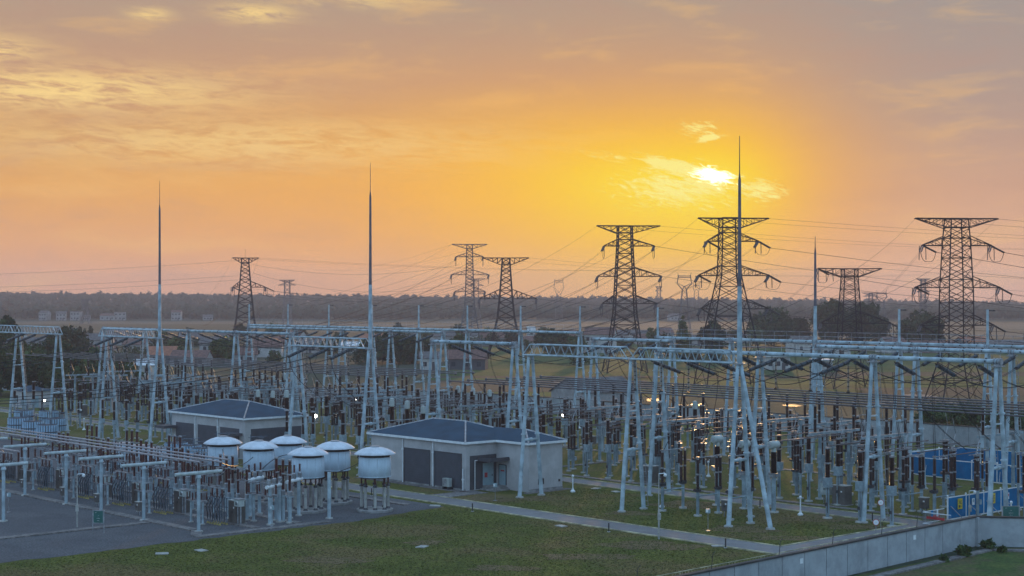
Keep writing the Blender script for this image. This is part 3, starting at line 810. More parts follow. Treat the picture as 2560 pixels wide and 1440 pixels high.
def truss(u0, u1, v, z, label):
    L = u1 - u0
    t = thing('truss_beam', label, 'truss beam', UVW(u0, v, z), -TH, 'lattice truss beams')
    w, h, e = .5, 1.05, 1.0
    for y in (-w, w):
        mb = MB(); mb.cyl((0, y, 0), (L, y, 0), .075, n=6); mb.build('lower_chord', M['steel'], t)
        mb = MB(); mb.cyl((e, y, h), (L - e, y, h), .07, n=6); mb.build('upper_chord', M['steel'], t)
    mb = MB(); n = 11
    for y in (-w, w):
        mb.cyl((0, y, 0), (e, y, h), .05, n=5); mb.cyl((L, y, 0), (L - e, y, h), .05, n=5)
        for i in range(n):
            xa = e + (L - 2 * e) * i / n; xb = e + (L - 2 * e) * (i + 1) / n
            mb.bar((xa, y, h), ((xa + xb) / 2, y, 0), .042); mb.bar(((xa + xb) / 2, y, 0), (xb, y, h), .042)
    for i in range(n + 1):
        x = e + (L - 2 * e) * i / n
        mb.bar((x, -w, h), (x, w, h), .04)
        if i < n: mb.bar((x, -w, h), (x + (L - 2 * e) / n, w, h), .03); mb.bar((x, -w, 0), (x + (L - 2 * e) / n, w, 0), .03)
    mb.build('lattice', M['steel'], t)
    return t

VR = 107.6
frame(-115.0, VR, 14.1, 'A-shaped column at the right corner of the front building', group=None)
frame(-101.0, VR, 14.1, 'A-shaped column standing alone on grass between the two front trusses', ladder=True)
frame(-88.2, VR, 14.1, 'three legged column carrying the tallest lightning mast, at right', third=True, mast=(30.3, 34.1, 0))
frame(-155.6, VR, 14.1, 'A-shaped column between the two blue roofed buildings, under the truss', ladder=True)
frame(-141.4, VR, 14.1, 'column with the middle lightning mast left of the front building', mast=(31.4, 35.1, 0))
frame(-202.2, VR, 14.3, 'A-shaped column under the left end of the truss beside the left mast', ladder=True)
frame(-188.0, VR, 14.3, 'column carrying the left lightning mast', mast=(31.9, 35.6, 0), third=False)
frame(-217.6, VR, 14.3, 'A-shaped column at the right end of the leftmost truss')
frame(-231.0, VR, 14.3, 'leftmost A-shaped column, under the leftmost truss', ladder=True)
truss(-115.6, -101.2, VR, 14.2, 'pale blue lattice truss right of the front building')
truss(-100.8, -88.6, VR, 14.2, 'pale blue lattice truss ending at the tallest mast')
truss(-157.0, -141.8, VR, 14.2, 'pale blue lattice truss ending at the middle mast')
truss(-204.2, -188.5, VR, 14.45, 'pale blue lattice truss ending at the left mast')
truss(-231.2, -217.2, VR, 14.45, 'pale blue lattice truss second from the left edge')
truss(-246.0, -231.6, VR, 14.45, 'pale blue lattice truss cut by the left edge')
frame(-246.0, VR, 14.3, 'A-shaped column just outside the left edge')
ZP = 14.6
ROWS = {  # name: (v, z, [frame u], label of the row, rail, ladders)
    'P7': (118.3, ZP, [-107.4, -94.5, -81.7, -69.4], 'nearest pipe beam at right', True),
    'P8': (140.5, ZP, [-104.2, -91.8, -80.9, -68.0], 'second pipe beam at right', False),
    'P6': (154.5, ZP, [-140.5, -128.0, -115.0, -103.2, -91.9, -79.5], 'rearmost pipe beam at right', True),
    'P5': (143.8, ZP, [-141.8, -128.4], 'short rear pipe beam right of centre', False),
    'P4': (121.8, ZP, [-147.5, -132.9], 'short pipe beam in the centre', False),
    'P3': (153.5, ZP, [-237.0, -222.6, -209.4, -196.4, -183.5], 'long pipe beam left of centre', False),
    'P2': (166.3, ZP, [-256.8, -243.7, -230.8, -218.0, -205.2, -192.7, -180.0, -166.9], 'rearmost pipe beam left of centre', True),
    'P1': (130.6, ZP, [-247.1, -233.0, -219.2, -205.3, -190.5], 'pipe beam behind the left mast', False),
}
for k, (v, z, us, lab, rail) in ROWS.items():
    pipe_beam(us[0], us[-1], v, z, us, lab, rail, .20 if v < 145 else .19)
    for i, u in enumerate(us):
        m4 = (k == 'P6' and i == 2)
        post = 18.6 if (k == 'P2' or (k == 'P6' and i in (0, 3, 4))) else None
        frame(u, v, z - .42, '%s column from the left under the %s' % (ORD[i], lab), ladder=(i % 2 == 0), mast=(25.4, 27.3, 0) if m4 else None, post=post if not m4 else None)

# ------------------------------------------------------------------ bus tubes
BUSV = [126.4, 129.6, 132.8, 136.0, 139.2, 142.4]
BUS = []
for i, v in enumerate(BUSV):
    for sec, (u0, u1) in enumerate((((-276 + (i % 3) * 4), (-163.8 - (0 if i > 2 else .6))), ((-150.2 + (2 - i % 3) * .2), -52.0))):
        mb = MB(); mb.cyl((0, 0, 0), (u1 - u0, 0, 0), .085, n=10)
        x = 2.0
        while x < u1 - u0 - 1:
            mb.cyl((x - .12, 0, 0), (x + .12, 0, 0), .125, n=8); x += 6.45
        for x in (0, u1 - u0): mb.lathe([(.02, -.22), (.16, -.14), (.22, 0), (.16, .14), (.02, .22)], (x, 0, 0), (1, 0, 0), 8)
        o = mb.build('bus_tube', M['tube'])
        o.location = UVW(u0, v, 9.5); o.rotation_euler = (0, 0, -TH)
        tag(o, '%s grey bus tube from the front in the %s' % (ORD[i], ('left run', 'right run')[sec]), 'bus tube', 'long bus tubes across the yard')

# ------------------------------------------------------------------ reactors like round tanks
M['seam'] = mat('grey_seam', (.45, .555, .64), .6, 0, .1, 2.0)
def reactor():
    t = thing('tank_reactor', 'white round reactor on a ring of posts', 'reactor', (0, 0, 0), 0, 'white domed reactors on ring posts')
    mb = MB(); mb.lathe([(1.70, 0), (1.72, .04), (1.72, .24), (1.66, .28)], n=40); mb.build('plinth', M['conc'], t)
    for i in range(8):
        a = 2 * PI * (i + .3) / 8; x, y = 1.24 * math.cos(a), 1.24 * math.sin(a)
        mb = MB(); mb.cyl((x, y, .26), (x, y, 2.42), .135, .135, 10)
        lg = mb.build('leg', M['post'], t)
        md = MB(); md.lathe([(.24, .27), (.2, .36), (.15, .47)], (x, y, 0), n=8); md.lathe([(.2, 2.38), (.22, 2.48), (.09, 2.62)], (x, y, 0), n=8); md.build('base_cone', M['dark'], lg)
        mi = MB(); mi.sheds((x, y, 2.6), (x, y, 3.26), .105, 5, 8); mi.build('insulator', M['red'], lg)
    mb = MB(); mb.lathe([(1.38, 3.22), (1.50, 3.26), (1.50, 5.08), (1.46, 5.10)], n=48)
    for z in (3.3, 5.05): mb.lathe([(1.50, z - .03), (1.515, z - .02), (1.515, z + .02), (1.50, z + .03)], n=48)
    mb.build('body', M['white'], t, True)
    mb = MB()
    for i in range(12):
        a = 2 * PI * (i + .2) / 12; mb.box((1.502 * math.cos(a), 1.502 * math.sin(a), 4.17), (.016, .05, 1.72), Matrix.Rotation(a, 3, 'Z'))
    mb.build('seams', M['seam'], t)
    mb = MB(); mb.lathe([(1.34, 3.16), (1.40, 3.23)], n=40); mb.lathe([(1.34, 5.08), (1.34, 5.36)], n=40)
    for i in range(10):
        a = 2 * PI * i / 10; mb.box((1.40 * math.cos(a), 1.40 * math.sin(a), 5.22), (.06, .06, .3))
    mb.build('vent_ring', M['black'], t)
    mb = MB(); mb.lathe([(1.36, 5.33), (1.92, 5.36), (1.93, 5.39), (1.62, 5.62), (1.22, 5.82), (.75, 5.96), (.40, 6.01), (.38, 6.06), (.02, 6.08)], n=48)
    lid = mb.build('lid', M['lidw'], t, True)
    mb = MB(); mb.lathe([(.40, 6.02), (.44, 6.03), (.44, 6.09), (.36, 6.12), (.02, 6.13)], n=20); mb.build('vent_cap', M['galv'], lid)
    return t
KR = Kind(reactor)
for (u, v, lab) in ((-135.4, 84.6, 'white domed reactor farthest left, beside the slatted coils'), (-129.1, 84.7, 'white domed reactor in the front row, middle of three'),
                    (-131.8, 89.9, 'white domed reactor farthest back, in front of the grey shutter'), (-120.7, 84.6, 'white domed reactor nearest the camera, over the lawn edge'),
                    (-123.8, 89.9, 'white domed reactor in the rear row, middle of three'), (-116.8, 89.4, 'white domed reactor standing apart at right, by the road')):
    KR.place(u, v, lab, turn=random.uniform(-.3, .3))

# ------------------------------------------------------------------ blue roofed buildings
def hip_roof(mb, x0, x1, y0, y1, z0, rise, e=.35, hl=None):
    x0 -= e; x1 += e; y0 -= e; y1 += e
    ym = (y0 + y1) / 2; hl = hl or (y1 - y0) * .62
    a, b, c, d = (x0, y0, z0), (x1, y0, z0), (x1, y1, z0), (x0, y1, z0)
    r0, r1 = (x0 + hl, ym, z0 + rise), (x1 - hl, ym, z0 + rise)
    mb._add([a, b, c, d, r0, r1], [(0, 1, 5, 4), (1, 2, 5), (2, 3, 4, 5), (3, 0, 4), (3, 2, 1, 0)])
    return [(a, r0), (b, r1), (c, r1), (d, r0), (r0, r1)]
def roof_mat():
    m = mat('ribbed_blue_roof', (.022, .060, .100), .65, 0, .12, .5, spec=.15)
    nt = m.node_tree; b = nt.nodes['Principled BSDF']; q = G(nt)
    tcx = q.new('ShaderNodeTexCoord'); sx = q.new('ShaderNodeSeparateXYZ'); nt.links.new(tcx.outputs['Object'], sx.inputs[0])
    geo = q.new('ShaderNodeNewGeometry'); vt = q.new('ShaderNodeVectorTransform', vector_type='NORMAL', convert_from='WORLD', convert_to='OBJECT')
    nt.links.new(geo.outputs['True Normal'], vt.inputs[0]); sn = q.new('ShaderNodeSeparateXYZ'); nt.links.new(vt.outputs[0], sn.inputs[0])
    isx = q.m('GREATER_THAN', q.m('ABSOLUTE', sn.outputs[0]), q.m('ABSOLUTE', sn.outputs[1]))
    coord = q.add(q.mul(isx, sx.outputs[1]), q.mul(q.sub(1.0, isx), sx.outputs[0]))
    rib = q.m('PINGPONG', coord, .2)
    h = q.smooth(rib, .13, .19)
    bn = q.new('ShaderNodeBump'); bn.inputs['Strength'].default_value = 1.0; bn.inputs['Distance'].default_value = .06
    nt.links.new(h, bn.inputs['Height']); nt.links.new(bn.outputs[0], b.inputs['Normal'])
    return m
M['ribroof'] = roof_mat()
def panel_mat():
    m = mat('ribbed_beige_wall', (.47, .45, .445), .7, 0, .08, .6)
    nt = m.node_tree; b = nt.nodes['Principled BSDF']; q = G(nt)
    tcx = q.new('ShaderNodeTexCoord'); sx = q.new('ShaderNodeSeparateXYZ'); nt.links.new(tcx.outputs['Object'], sx.inputs[0])
    rib = q.m('PINGPONG', q.add(sx.outputs[0], sx.outputs[1]), .12)
    bn = q.new('ShaderNodeBump'); bn.inputs['Strength'].default_value = .5; bn.inputs['Distance'].default_value = .03
    nt.links.new(q.smooth(rib, .085, .115), bn.inputs['Height']); nt.links.new(bn.outputs[0], b.inputs['Normal'])
    return m
M['ribwall'] = panel_mat()
def bits(parent, name, m, *boxes):
    mb = MB()
    for b in boxes: mb.bbox(*b)
    return mb.build(name, m, parent)
def downpipe(t, x, y, z1=4.75, z0=.1):
    mb = MB(); mb.cyl((x, y, z0), (x, y, z1), .065, n=8); mb.box((x, y, z1 - 1.1), (.2, .18, .16)); mb.build('downpipe', M['whitep'], t)
def cjk():
    for p in ('Noto Sans CJK Regular.woff2',):
        f = bpy.utils.system_resource('DATAFILES', path='fonts')
        try: return bpy.data.fonts.load(f + '/' + p)
        except Exception: return None
FONT = None
def text(body, size, m, parent, loc, rot, name='lettering', align='CENTER'):
    cu = bpy.data.curves.new(name, 'FONT'); cu.body = body; cu.size = size; cu.align_x = align; cu.align_y = 'CENTER'; cu.extrude = .004; cu.resolution_u = 2
    if FONT: cu.font = FONT
    tmp = bpy.data.objects.new('tmp', cu); COL.objects.link(tmp)
    bpy.context.view_layer.update()
    me = bpy.data.meshes.new_from_object(tmp.evaluated_get(bpy.context.evaluated_depsgraph_get()))
    bpy.data.objects.remove(tmp)
    me.materials.clear(); me.materials.append(m)
    o = bpy.data.objects.new(name, me); COL.objects.link(o); o.parent = parent
    o.location = loc; o.rotation_euler = rot
    return o
# front building: main block and the stepped-back annex
b1 = thing('switch_building', 'beige front building with blue hip roof, two grey shutters and a canopied door', 'building', UVW(-138.3, 105.4), -TH)
LX, DY, HZ = 15.9, 9.0, 5.0
mb = MB(); mb.bbox(0, LX, 0, DY, 0, HZ); mb.bbox(LX - .02, LX + 5.0, 4.2, DY - .02, 0, HZ - .02); mb.build('wall', M['ribwall'], b1)
mb = MB(); ed = hip_roof(mb, 0, LX, 0, DY, HZ + .06, 1.62, hl=5.6)
mb.mat(0)
e2 = hip_roof(mb, LX - 7.0, LX + 5.0, 4.2, DY - .05, HZ + .062, 1.05, hl=3.4)
rf = mb.build('roof', M['ribroof'], b1)
mb = MB()
for a, b in ed: mb.cyl(a, b, .10, n=6)
for a, b in (e2[1], e2[2]): mb.cyl(a, b, .10, n=6)
mb.build('ridge_cap', M['galv'], rf)
bits(b1, 'eave_fascia', M['whitep'], (-.37, LX + .37, -.40, -.34, HZ - .14, HZ + .09), (LX + .34, LX + .40, -.40, 3.84, HZ - .14, HZ + .09), (LX + .40, LX + 5.37, 3.80, 3.86, HZ - .14, HZ + .09),
     (LX + 5.34, LX + 5.40, 3.80, DY + .3, HZ - .14, HZ + .09), (-.40, -.34, -.40, DY + .37, HZ - .14, HZ + .09))
for x0 in (5.9, 11.0):
    mb = MB(); mb.bbox(x0, x0 + 4.2, -.035, .02, .12, 3.75)
    for i in range(14): mb.bbox(x0 + .02, x0 + 4.18, -.05, -.034, .2 + i * .25, .23 + i * .25)
    sh_ = mb.build('roller_shutter', M['shut'], b1); bits(sh_, 'shutter_frame', M['darkw'], (x0 - .09, x0, -.10, .0, .1, 3.84), (x0 + 4.2, x0 + 4.29, -.10, .0, .1, 3.84), (x0, x0 + 4.2, -.10, .0, 3.755, 3.84))
downpipe(b1, 5.62, -.09); downpipe(b1, 10.72, -.09); downpipe(b1, 15.55, -.09, 2.3)
bits(b1, 'plinth', M['conc'], (-.06, LX + .06, -.06, -.052, 0, .22)); bits(b1, 'plinth', M['conc'], (LX + 5.052, LX + 5.06, 4.13, DY, 0, .3))
bits(b1, 'dark_cladding', M['darkw'], (LX - .01, LX + .03, .55, 4.2, .1, 3.6))
dr = bits(b1, 'door', M['door'], (LX + .03, LX + .09, 2.3, 3.75, .45, 2.75)); bits(dr, 'red_notice', M['redp'], (LX + .09, LX + .10, 2.5, 2.9, 1.25, 1.75)); bits(dr, 'handle', M['dark'], (LX + .09, LX + .15, 3.5, 3.56, 1.35, 1.55))
dr = bits(b1, 'door', M['door'], (LX + .55, LX + 1.55, 4.12, 4.19, .45, 2.5)); bits(dr, 'red_notice', M['redp'], (LX + .8, LX + 1.35, 4.10, 4.12, 1.85, 2.0)); bits(dr, 'frame', M['glassd'], (LX + .47, LX + .54, 4.11, 4.2, .45, 2.58), (LX + 1.56, LX + 1.63, 4.11, 4.2, .45, 2.58), (LX + .54, LX + 1.56, 4.11, 4.2, 2.51, 2.58))
bits(b1, 'steps', M['conc'], (LX + .03, LX + 2.2, 1.9, 4.18, .0, .15), (LX + .03, LX + 1.9, 2.2, 4.18, .15, .30), (LX + .03, LX + 1.6, 2.3, 4.18, .30, .45))
mb = MB(); mb.bbox(LX + .03, LX + 2.1, 1.5, 4.15, 3.02, 3.10); mb.bbox(LX + 2.02, LX + 2.10, 1.5, 4.15, 3.1, 3.42); mb.bbox(LX + .03, LX + 2.02, 1.5, 1.58, 3.1, 3.42); mb.build('canopy', M['darkw'], b1)
mb = MB(); mb.cyl((LX + .12, 1.15, .1), (LX + .12, 1.15, 3.1), .045, n=6); mb.cyl((LX + .12, 1.15, 3.1), (LX + .12, 1.5, 3.1), .045, n=6); mb.build('drain_pipe', M['whitep'], b1)
ac = bits(b1, 'air_conditioner', M['cabl'], (13.0, 14.0, -.7, -.25, .35, 1.2)); bits(ac, 'fan_grille', M['galv'], (13.06, 13.66, -.715, -.70, .42, 1.12)); bits(ac, 'bracket', M['dark'], (13.05, 13.2, -.75, -.05, .05, .35), (13.8, 13.95, -.75, -.05, .05, .35))
bits(b1, 'wall_vent', M['dark'], (LX + 5.0, LX + 5.05, 5.5, 6.3, .7, 1.3)); bits(b1, 'wall_vent', M['dark'], (LX + 5.0, LX + 5.04, 8.4, 8.65, .8, 1.05))
# rear building
b2 = thing('switch_building', 'beige rear building with blue hip roof and dark shutters, at left', 'building', UVW(-182.0, 106.0), -TH)
LX2, DY2 = 17.3, 8.9
mb = MB(); mb.bbox(0, LX2, 0, DY2, 0, HZ); mb.build('wall', M['ribwall'], b2)
mb = MB(); ed = hip_roof(mb, 0, LX2, 0, DY2, HZ + .06, 1.62, hl=6.2); rf = mb.build('roof', M['ribroof'], b2)
mb = MB()
for a, b in ed: mb.cyl(a, b, .10, n=6)
mb.build('ridge_cap', M['galv'], rf)
bits(b2, 'eave_fascia', M['whitep'], (-.37, LX2 + .37, -.40, -.34, HZ - .14, HZ + .09), (LX2 + .34, LX2 + .40, -.40, DY2 + .37, HZ - .14, HZ + .09), (-.40, -.34, -.40, DY2 + .37, HZ - .14, HZ + .09))
for x0 in (1.0, 6.4, 11.7):
    mb = MB(); mb.bbox(x0, x0 + 4.4, -.035, .02, .12, 3.7)
    for i in range(14): mb.bbox(x0 + .02, x0 + 4.38, -.05, -.034, .2 + i * .25, .23 + i * .25)
    mb.build('roller_shutter', M['shut'], b2)
mb = MB(); mb.bbox(LX2 - .02, LX2 + .035, .9, 8.4, .12, 3.7)
for i in range(14): mb.bbox(LX2 + .034, LX2 + .05, .92, 8.38, .2 + i * .25, .23 + i * .25)
mb.build('roller_shutter', M['shut'], b2)
downpipe(b2, 5.9, -.09); downpipe(b2, 11.3, -.09)
bits(b2, 'canopy', M['darkw'], (-1.2, 1.2, -1.9, -.06, 2.9, 3.25)); bits(b2, 'canopy', M['darkw'], (14.6, 16.9, -1.6, -.06, 2.9, 3.2))
hut = thing('guard_hut', 'small pale hut with blue roof by the far left wall', 'hut', UVW(-272.5, 125.5), -TH)
mb = MB(); mb.bbox(0, 6, 0, 5, 0, 3.0); mb.build('wall', M['wallm'], hut); mb = MB(); hip_roof(mb, 0, 6, 0, 5, 3.02, .9, hl=2.6); mb.build('roof', M['ribroof'], hut)
bits(hut, 'door', M['door'], (5.99, 6.05, 1.5, 2.5, .1, 2.2)); bits(hut, 'window', M['glassd'], (1.5, 3.0, -.05, .02, 1.0, 2.2))

# ------------------------------------------------------------------ walls, fences, hoardings
def wall_run(t, a, b, h, m, step=2.65, cope=True, thick=.22):
    A, B = UVW(*a), UVW(*b); d = (B - A); L = d.length; d.normalize(); n = Vector((-d.y, d.x, 0))
    k = max(1, round(L / step)); ang = math.atan2(d.y, d.x); R = Matrix.Rotation(ang, 3, 'Z')
    mb = MB()
    for i in range(k):
        c = A + d * (L * (i + .5) / k); mb.box(c + Vector((0, 0, h / 2)), (L / k - .07, thick, h), R)
    mb.box((A + B) / 2 + Vector((0, 0, h / 2 - .05)), (L - .02, thick - .12, h - .1), R)
    o = mb.build('wall_panels', m, t)
    if cope:
        mc = MB(); mc.box((A + B) / 2 + Vector((0, 0, h + .062)), (L + .12, thick + .16, .12), R); mc.build('coping', M['coping'], t)
    return A, B, d
M['coping'] = mat('dirty_coping', (.055, .05, .048), .9, 0, .2, 1.0)
w = thing('perimeter_wall', 'stained grey concrete perimeter wall in the front right corner', 'wall')
wall_run(w, (-64.3, 40), (-68.05, 112.6), 2.3, M['wallc'])
wall_run(w, (-67.9, 112.7), (-40.0, 134.8), 2.3, M['wallc'], 3.4)
mb = MB()
pc = UVW(-67.95, 112.65); mb.box(pc + Vector((0, 0, 1.17)), (.5, .5, 2.34), Matrix.Rotation(-TH, 3, 'Z')); mb.build('pier', M['wallc'], w)
wallnum = [UVW(-64.3 - 3.75 * (v - 40) / 72.6, v, 2.42) for v in (70.5, 78, 85.5, 92, 98.5, 103.5)]
for i, p in enumerate(wallnum):
    mb = MB(); mb.cyl((0, 0, 0), (.10, .05, .95), .028, .018, 5); mb.cyl((.10, .05, .95), (.28, .2, 1.12), .02, n=4); mb.cyl((.08, .04, .7), (-.05, .15, .85), .015, n=4)
    o = mb.build('wire_stake', M['black']); o.location = p
    tag(o, '%s thin black wire stake from the left on the front wall coping' % ORD[i], 'stake', 'wire stakes on the perimeter wall')
for i, v in enumerate((88.0, 103.0)):
    mb = MB(); mb.box((0, 0, 0), (.012, .34, .36)); o = mb.build('wall_notice', M['whitep'])
    o.location = UVW(-64.3 - 3.75 * (v - 40) / 72.6 + .13, v, 1.75); o.rotation_euler = (0, 0, -TH)
    tag(o, 'small pale square notice on the concrete wall, %s one' % ('left', 'right')[i], 'notice')
path('drain_ledge', (-62.4, 40), (-66.1, 111.6), .7, .12); path('drain_ledge', (-66.1, 111.4), (-38.0, 133.7), .7, .12)
fw = thing('far_wall', 'long pale grey perimeter wall behind the whole yard', 'wall')
wall_run(fw, (-345, 131.5), (-300, 158), 2.6, M['wallc'], 4); wall_run(fw, (-300, 158), (-210, 187), 2.6, M['wallc'], 4); wall_run(fw, (-210, 187), (-62, 187), 2.6, M['wallc'], 4)
lw = thing('left_wall', 'pale grey wall at the far left behind the hut', 'wall'); wall_run(lw, (-345, 131.3), (-345, 60), 2.6, M['wallc'], 4)
# white low railing inside the wall
rl = thing('low_railing', 'low whitish railing running along the inside of the front wall', 'railing', UVW(-71.2, 60), -TH)
mb = MB(); mb.cyl((0, 0, 1.1), (-1.85, 52.0, 1.1), .035, n=5); mb.build('top_rail', M['kerbp'], rl)
mb = MB()
for i in range(150): y = 52.0 * i / 149; mb.bar((-1.85 * y / 52, y, .15), (-1.85 * y / 52, y, 1.08), .025)
for i in range(18): y = 52.0 * i / 17; mb.bar((-1.85 * y / 52, y, 0), (-1.85 * y / 52, y, 1.09), .05)
mb.bar((0, 0, .16), (-1.85, 52, .16), .025)
mb.build('pickets', M['kerbp'], rl)
# blue hoardings
def hoarding(name, label, pts, posts, signs=(), brace=0, h=2.0):
    t = thing(name, label, 'hoarding', (0, 0, 0), 0, 'blue site hoardings')
    for (a, b) in zip(pts[:-1], pts[1:]):
        A, B = UVW(*a), UVW(*b); d = (B - A); L = d.length; d.normalize(); R = Matrix.Rotation(math.atan2(d.y, d.x), 3, 'Z'); n = Vector((d.y, -d.x, 0)) * (1 if brace >= 0 else -1)
        k = max(1, round(L / 3.0))
        for i in range(k):
            c = A + d * (L * (i + .5) / k); mb = MB(); mb.box(c + Vector((0, 0, h / 2 + .06)), (L / k - .1, .05, h - .14), R)
            for j in range(6): mb.box(c + d * ((j - 2.5) * L / k / 6) + Vector((0, 0, h / 2 + .06)), (.03, .064, h - .16), R)
            mb.build('panel', M['blue'], t)
        mr = MB()
        for zz in (.05, h + .02): mr.box((A + B) / 2 + Vector((0, 0, zz)), (L, .085, .08), R)
        mr.build('rail', M['whitep'], t)
        for i in range(k + 1):
            c = A + d * (L * i / k); mb = MB(); mb.box(c + Vector((0, 0, h / 2 + .05)), (.10, .10, h + .1), R); mb.lathe([(.02, 0), (.085, .03), (.085, .1), (.03, .15)], c + Vector((0, 0, h + .1)), n=8)
            mb.build('post', M['whitep'], t)
            if brace and i < k:
                q = c + d * .4; mb = MB(); mb.bar(q + Vector((0, 0, h * .62)) + n * .06, q + n * 1.15 + d * .5 + Vector((0, 0, .05)), .05); mb.build('brace', M['galv'], t)
    return t
hoarding('blue_hoarding', 'blue site hoarding nearest the wall, hung with yellow notices', [(-77.5, 123.6), (-77.2, 150.0)], 9, brace=1)
hoarding('blue_hoarding', 'front side of the rear blue hoarding enclosure at right', [(-103.2, 154.6), (-98.5, 152.2), (-56, 152.2)], 9, brace=1)
hoarding('blue_hoarding', 'rear side of the blue hoarding enclosure, farther back', [(-103.2, 156.2), (-103.2, 166.0), (-60, 168.0)], 9)
def plate(label, u, v, z, w, h, m, cat='notice', stripes=None, group=None, name='notice_board'):
    t = thing(name, label, cat, UVW(u, v, z), -TH, group)
    bits(t, 'board', M[m], (0, .02, -w / 2, w / 2, -h / 2, h / 2))
    if stripes:
        mb = MB()
        for (y0, y1, z0, z1) in stripes: mb.bbox(.02, .024, y0 * w, y1 * w, z0 * h, z1 * h)
        mb.build('print', M['dark'], t)
    return t
YS = [(-.38, .38, .22, .28), (-.30, .30, .10, .16), (-.38, .38, -.02, .04), (-.34, -.05, -.36, -.12), (.0, .10, -.36, -.12), (.2, .34, -.30, -.24)]
for i, (v, m, w_, h_, lab) in enumerate(((125.4, 'yellow', .75, .95, 'yellow notice nearest the end of the blue hoarding'), (131.0, 'yellow', .75, .95, 'yellow notice half hidden by the gantry leg'), (140.3, 'yellow', .75, .95, 'yellow notice farthest along the near blue hoarding'),
                                      (127.6, 'whitep', .42, .6, 'pale blue notice right of the first yellow one'), (133.6, 'whitep', .42, .6, 'white notice with a red ring between gantry legs'), (135.6, 'whitep', .42, .6, 'white notice with green figure right of the gantry leg'))):
    t = plate(lab, -77.36, v, 1.35, w_, h_, m, stripes=YS if m == 'yellow' else None, group='notices on the blue hoarding')
    if m != 'yellow':
        mb = MB(); mb.lathe([(.15, 0), (.15, .008)], (.021, 0, .08), (1, 0, 0), 16); mb.build('pictogram', M[('door', 'door', 'door', 'door', 'redp', 'green')[i]], t)
for i, (u, v) in enumerate(((-101.0, 153.4), (-102.2, 154.0))):
    t = plate('yellow notice on the rear blue enclosure, %s' % ('right of its corner', 'at its corner')[i], u, v - .1, 1.55, .8, .7, 'yellow', stripes=YS, group='notices on the blue hoarding'); t.rotation_euler = (0, 0, -TH - PI / 2 - .4)
FONT = cjk()
def sign_green(label, u, v, zc, w, h, turn, lines, posts=True):
    t = thing('area_sign', label, 'sign', UVW(u, v, 0), turn)
    bits(t, 'board', M['green'], (-w / 2, w / 2, -.03, .0, zc - h / 2, zc + h / 2))
    bits(t, 'frame', M['galv'], (-w / 2 - .05, w / 2 + .05, -.035, .01, zc + h / 2, zc + h / 2 + .05), (-w / 2 - .05, w / 2 + .05, -.035, .01, zc - h / 2 - .05, zc - h / 2), (-w / 2 - .05, -w / 2, -.035, .01, zc - h / 2, zc + h / 2), (w / 2, w / 2 + .05, -.035, .01, zc - h / 2, zc + h / 2))
    for x in (-w / 2 - .08, w / 2 + .08): bits(t, 'post', M['galv'], (x - .03, x + .03, -.03, .03, 0, zc + h / 2 + .05))
    for body, size, x, z in lines: text(body, size, M['whitep'], t, (x, -.04, zc + z), (PI / 2, 0, 0))
    return t
sx, sy = GP(246, 1334); u_, v_ = toUV(sx, sy)
sign_green('dark green area sign with white lettering on the front gravel', u_, v_, 1.42, .82, 1.0, -.12, [('国家电网', .11, -.22, .36), ('35kV', .15, 0, .10), ('无功补偿设备区', .115, 0, -.12), ('高压危险', .13, 0, -.32)])
sx, sy = GP(2527, 1340); u_, v_ = toUV(sx, sy)
sign_green('dark green area sign standing behind the wall corner at right', u_, v_, 2.05, 1.35, .85, .08, [('国家电网', .12, -.42, .30), ('220kV', .16, 0, .08), ('设备区无关人员', .16, 0, -.12), ('禁止入内', .16, 0, -.30)])
def round_sign(label, px, py, base_py, digit, zc):
    x, y = GP(px, base_py); t = thing('number_sign', label, 'sign', (x, y, 0), -.1, 'round bay number signs')
    mb = MB(); mb.cyl((0, .05, 0), (0, .05, zc + .2), .035, n=6); mb.build('pole', M['galv'], t)
    mb = MB(); mb.lathe([(.27, 0), (.27, .02)], (0, 0, zc), (0, -1, 0), 28); mb.build('rim', M['redp'], t)
    mb = MB(); mb.lathe([(.225, 0), (.225, .026)], (0, 0, zc), (0, -1, 0), 28); mb.build('face', M['whitep'], t)
    text(digit, .40, M['black'], t, (0, -.034, zc), (PI / 2, 0, 0), 'digit')
round_sign('round red rimmed white sign reading 5 beside the road end', 2190, 1307, 1337, '5', 1.05)
round_sign('round red rimmed white sign reading 4 behind the sign reading 5', 2202, 1256, 1320, '4', 2.2)
# barrier with red ribbon at the road end
br = thing('steel_barrier', 'low steel barrier with red tape at the road end by the hoarding', 'barrier', UVW(-77.6, 119.8), -TH)
mb = MB()
for i in range(26): y = 3.4 * i / 25; mb.bar((0, y, .1), (0, y, 1.05), .025)
for i in range(20): x = 2.8 * i / 19; mb.bar((x, 0, .1), (x, 0, 1.05), .025)
mb.build('bars', M['galv'], br)
mb = MB(); mb.bar((0, 0, 1.08), (0, 3.4, 1.08), .05); mb.bar((0, 0, 1.08), (2.8, 0, 1.08), .05); mb.bar((0, 0, .1), (0, 3.4, .1), .05); mb.bar((0, 0, .1), (2.8, 0, .1), .05); mb.build('rails', M['whitep'], br)
bits(br, 'red_tape', M['redp'], (.03, .05, 1.2, 2.6, .42, .66), (.4, 2.2, -.05, -.03, .55, .78)); bits(br, 'blue_notice', M['blue'], (.05, .065, 1.2, 1.55, .55, 1.1)); bits(br, 'white_notice', M['whitep'], (.05, .065, 2.1, 2.35, .5, 1.15))
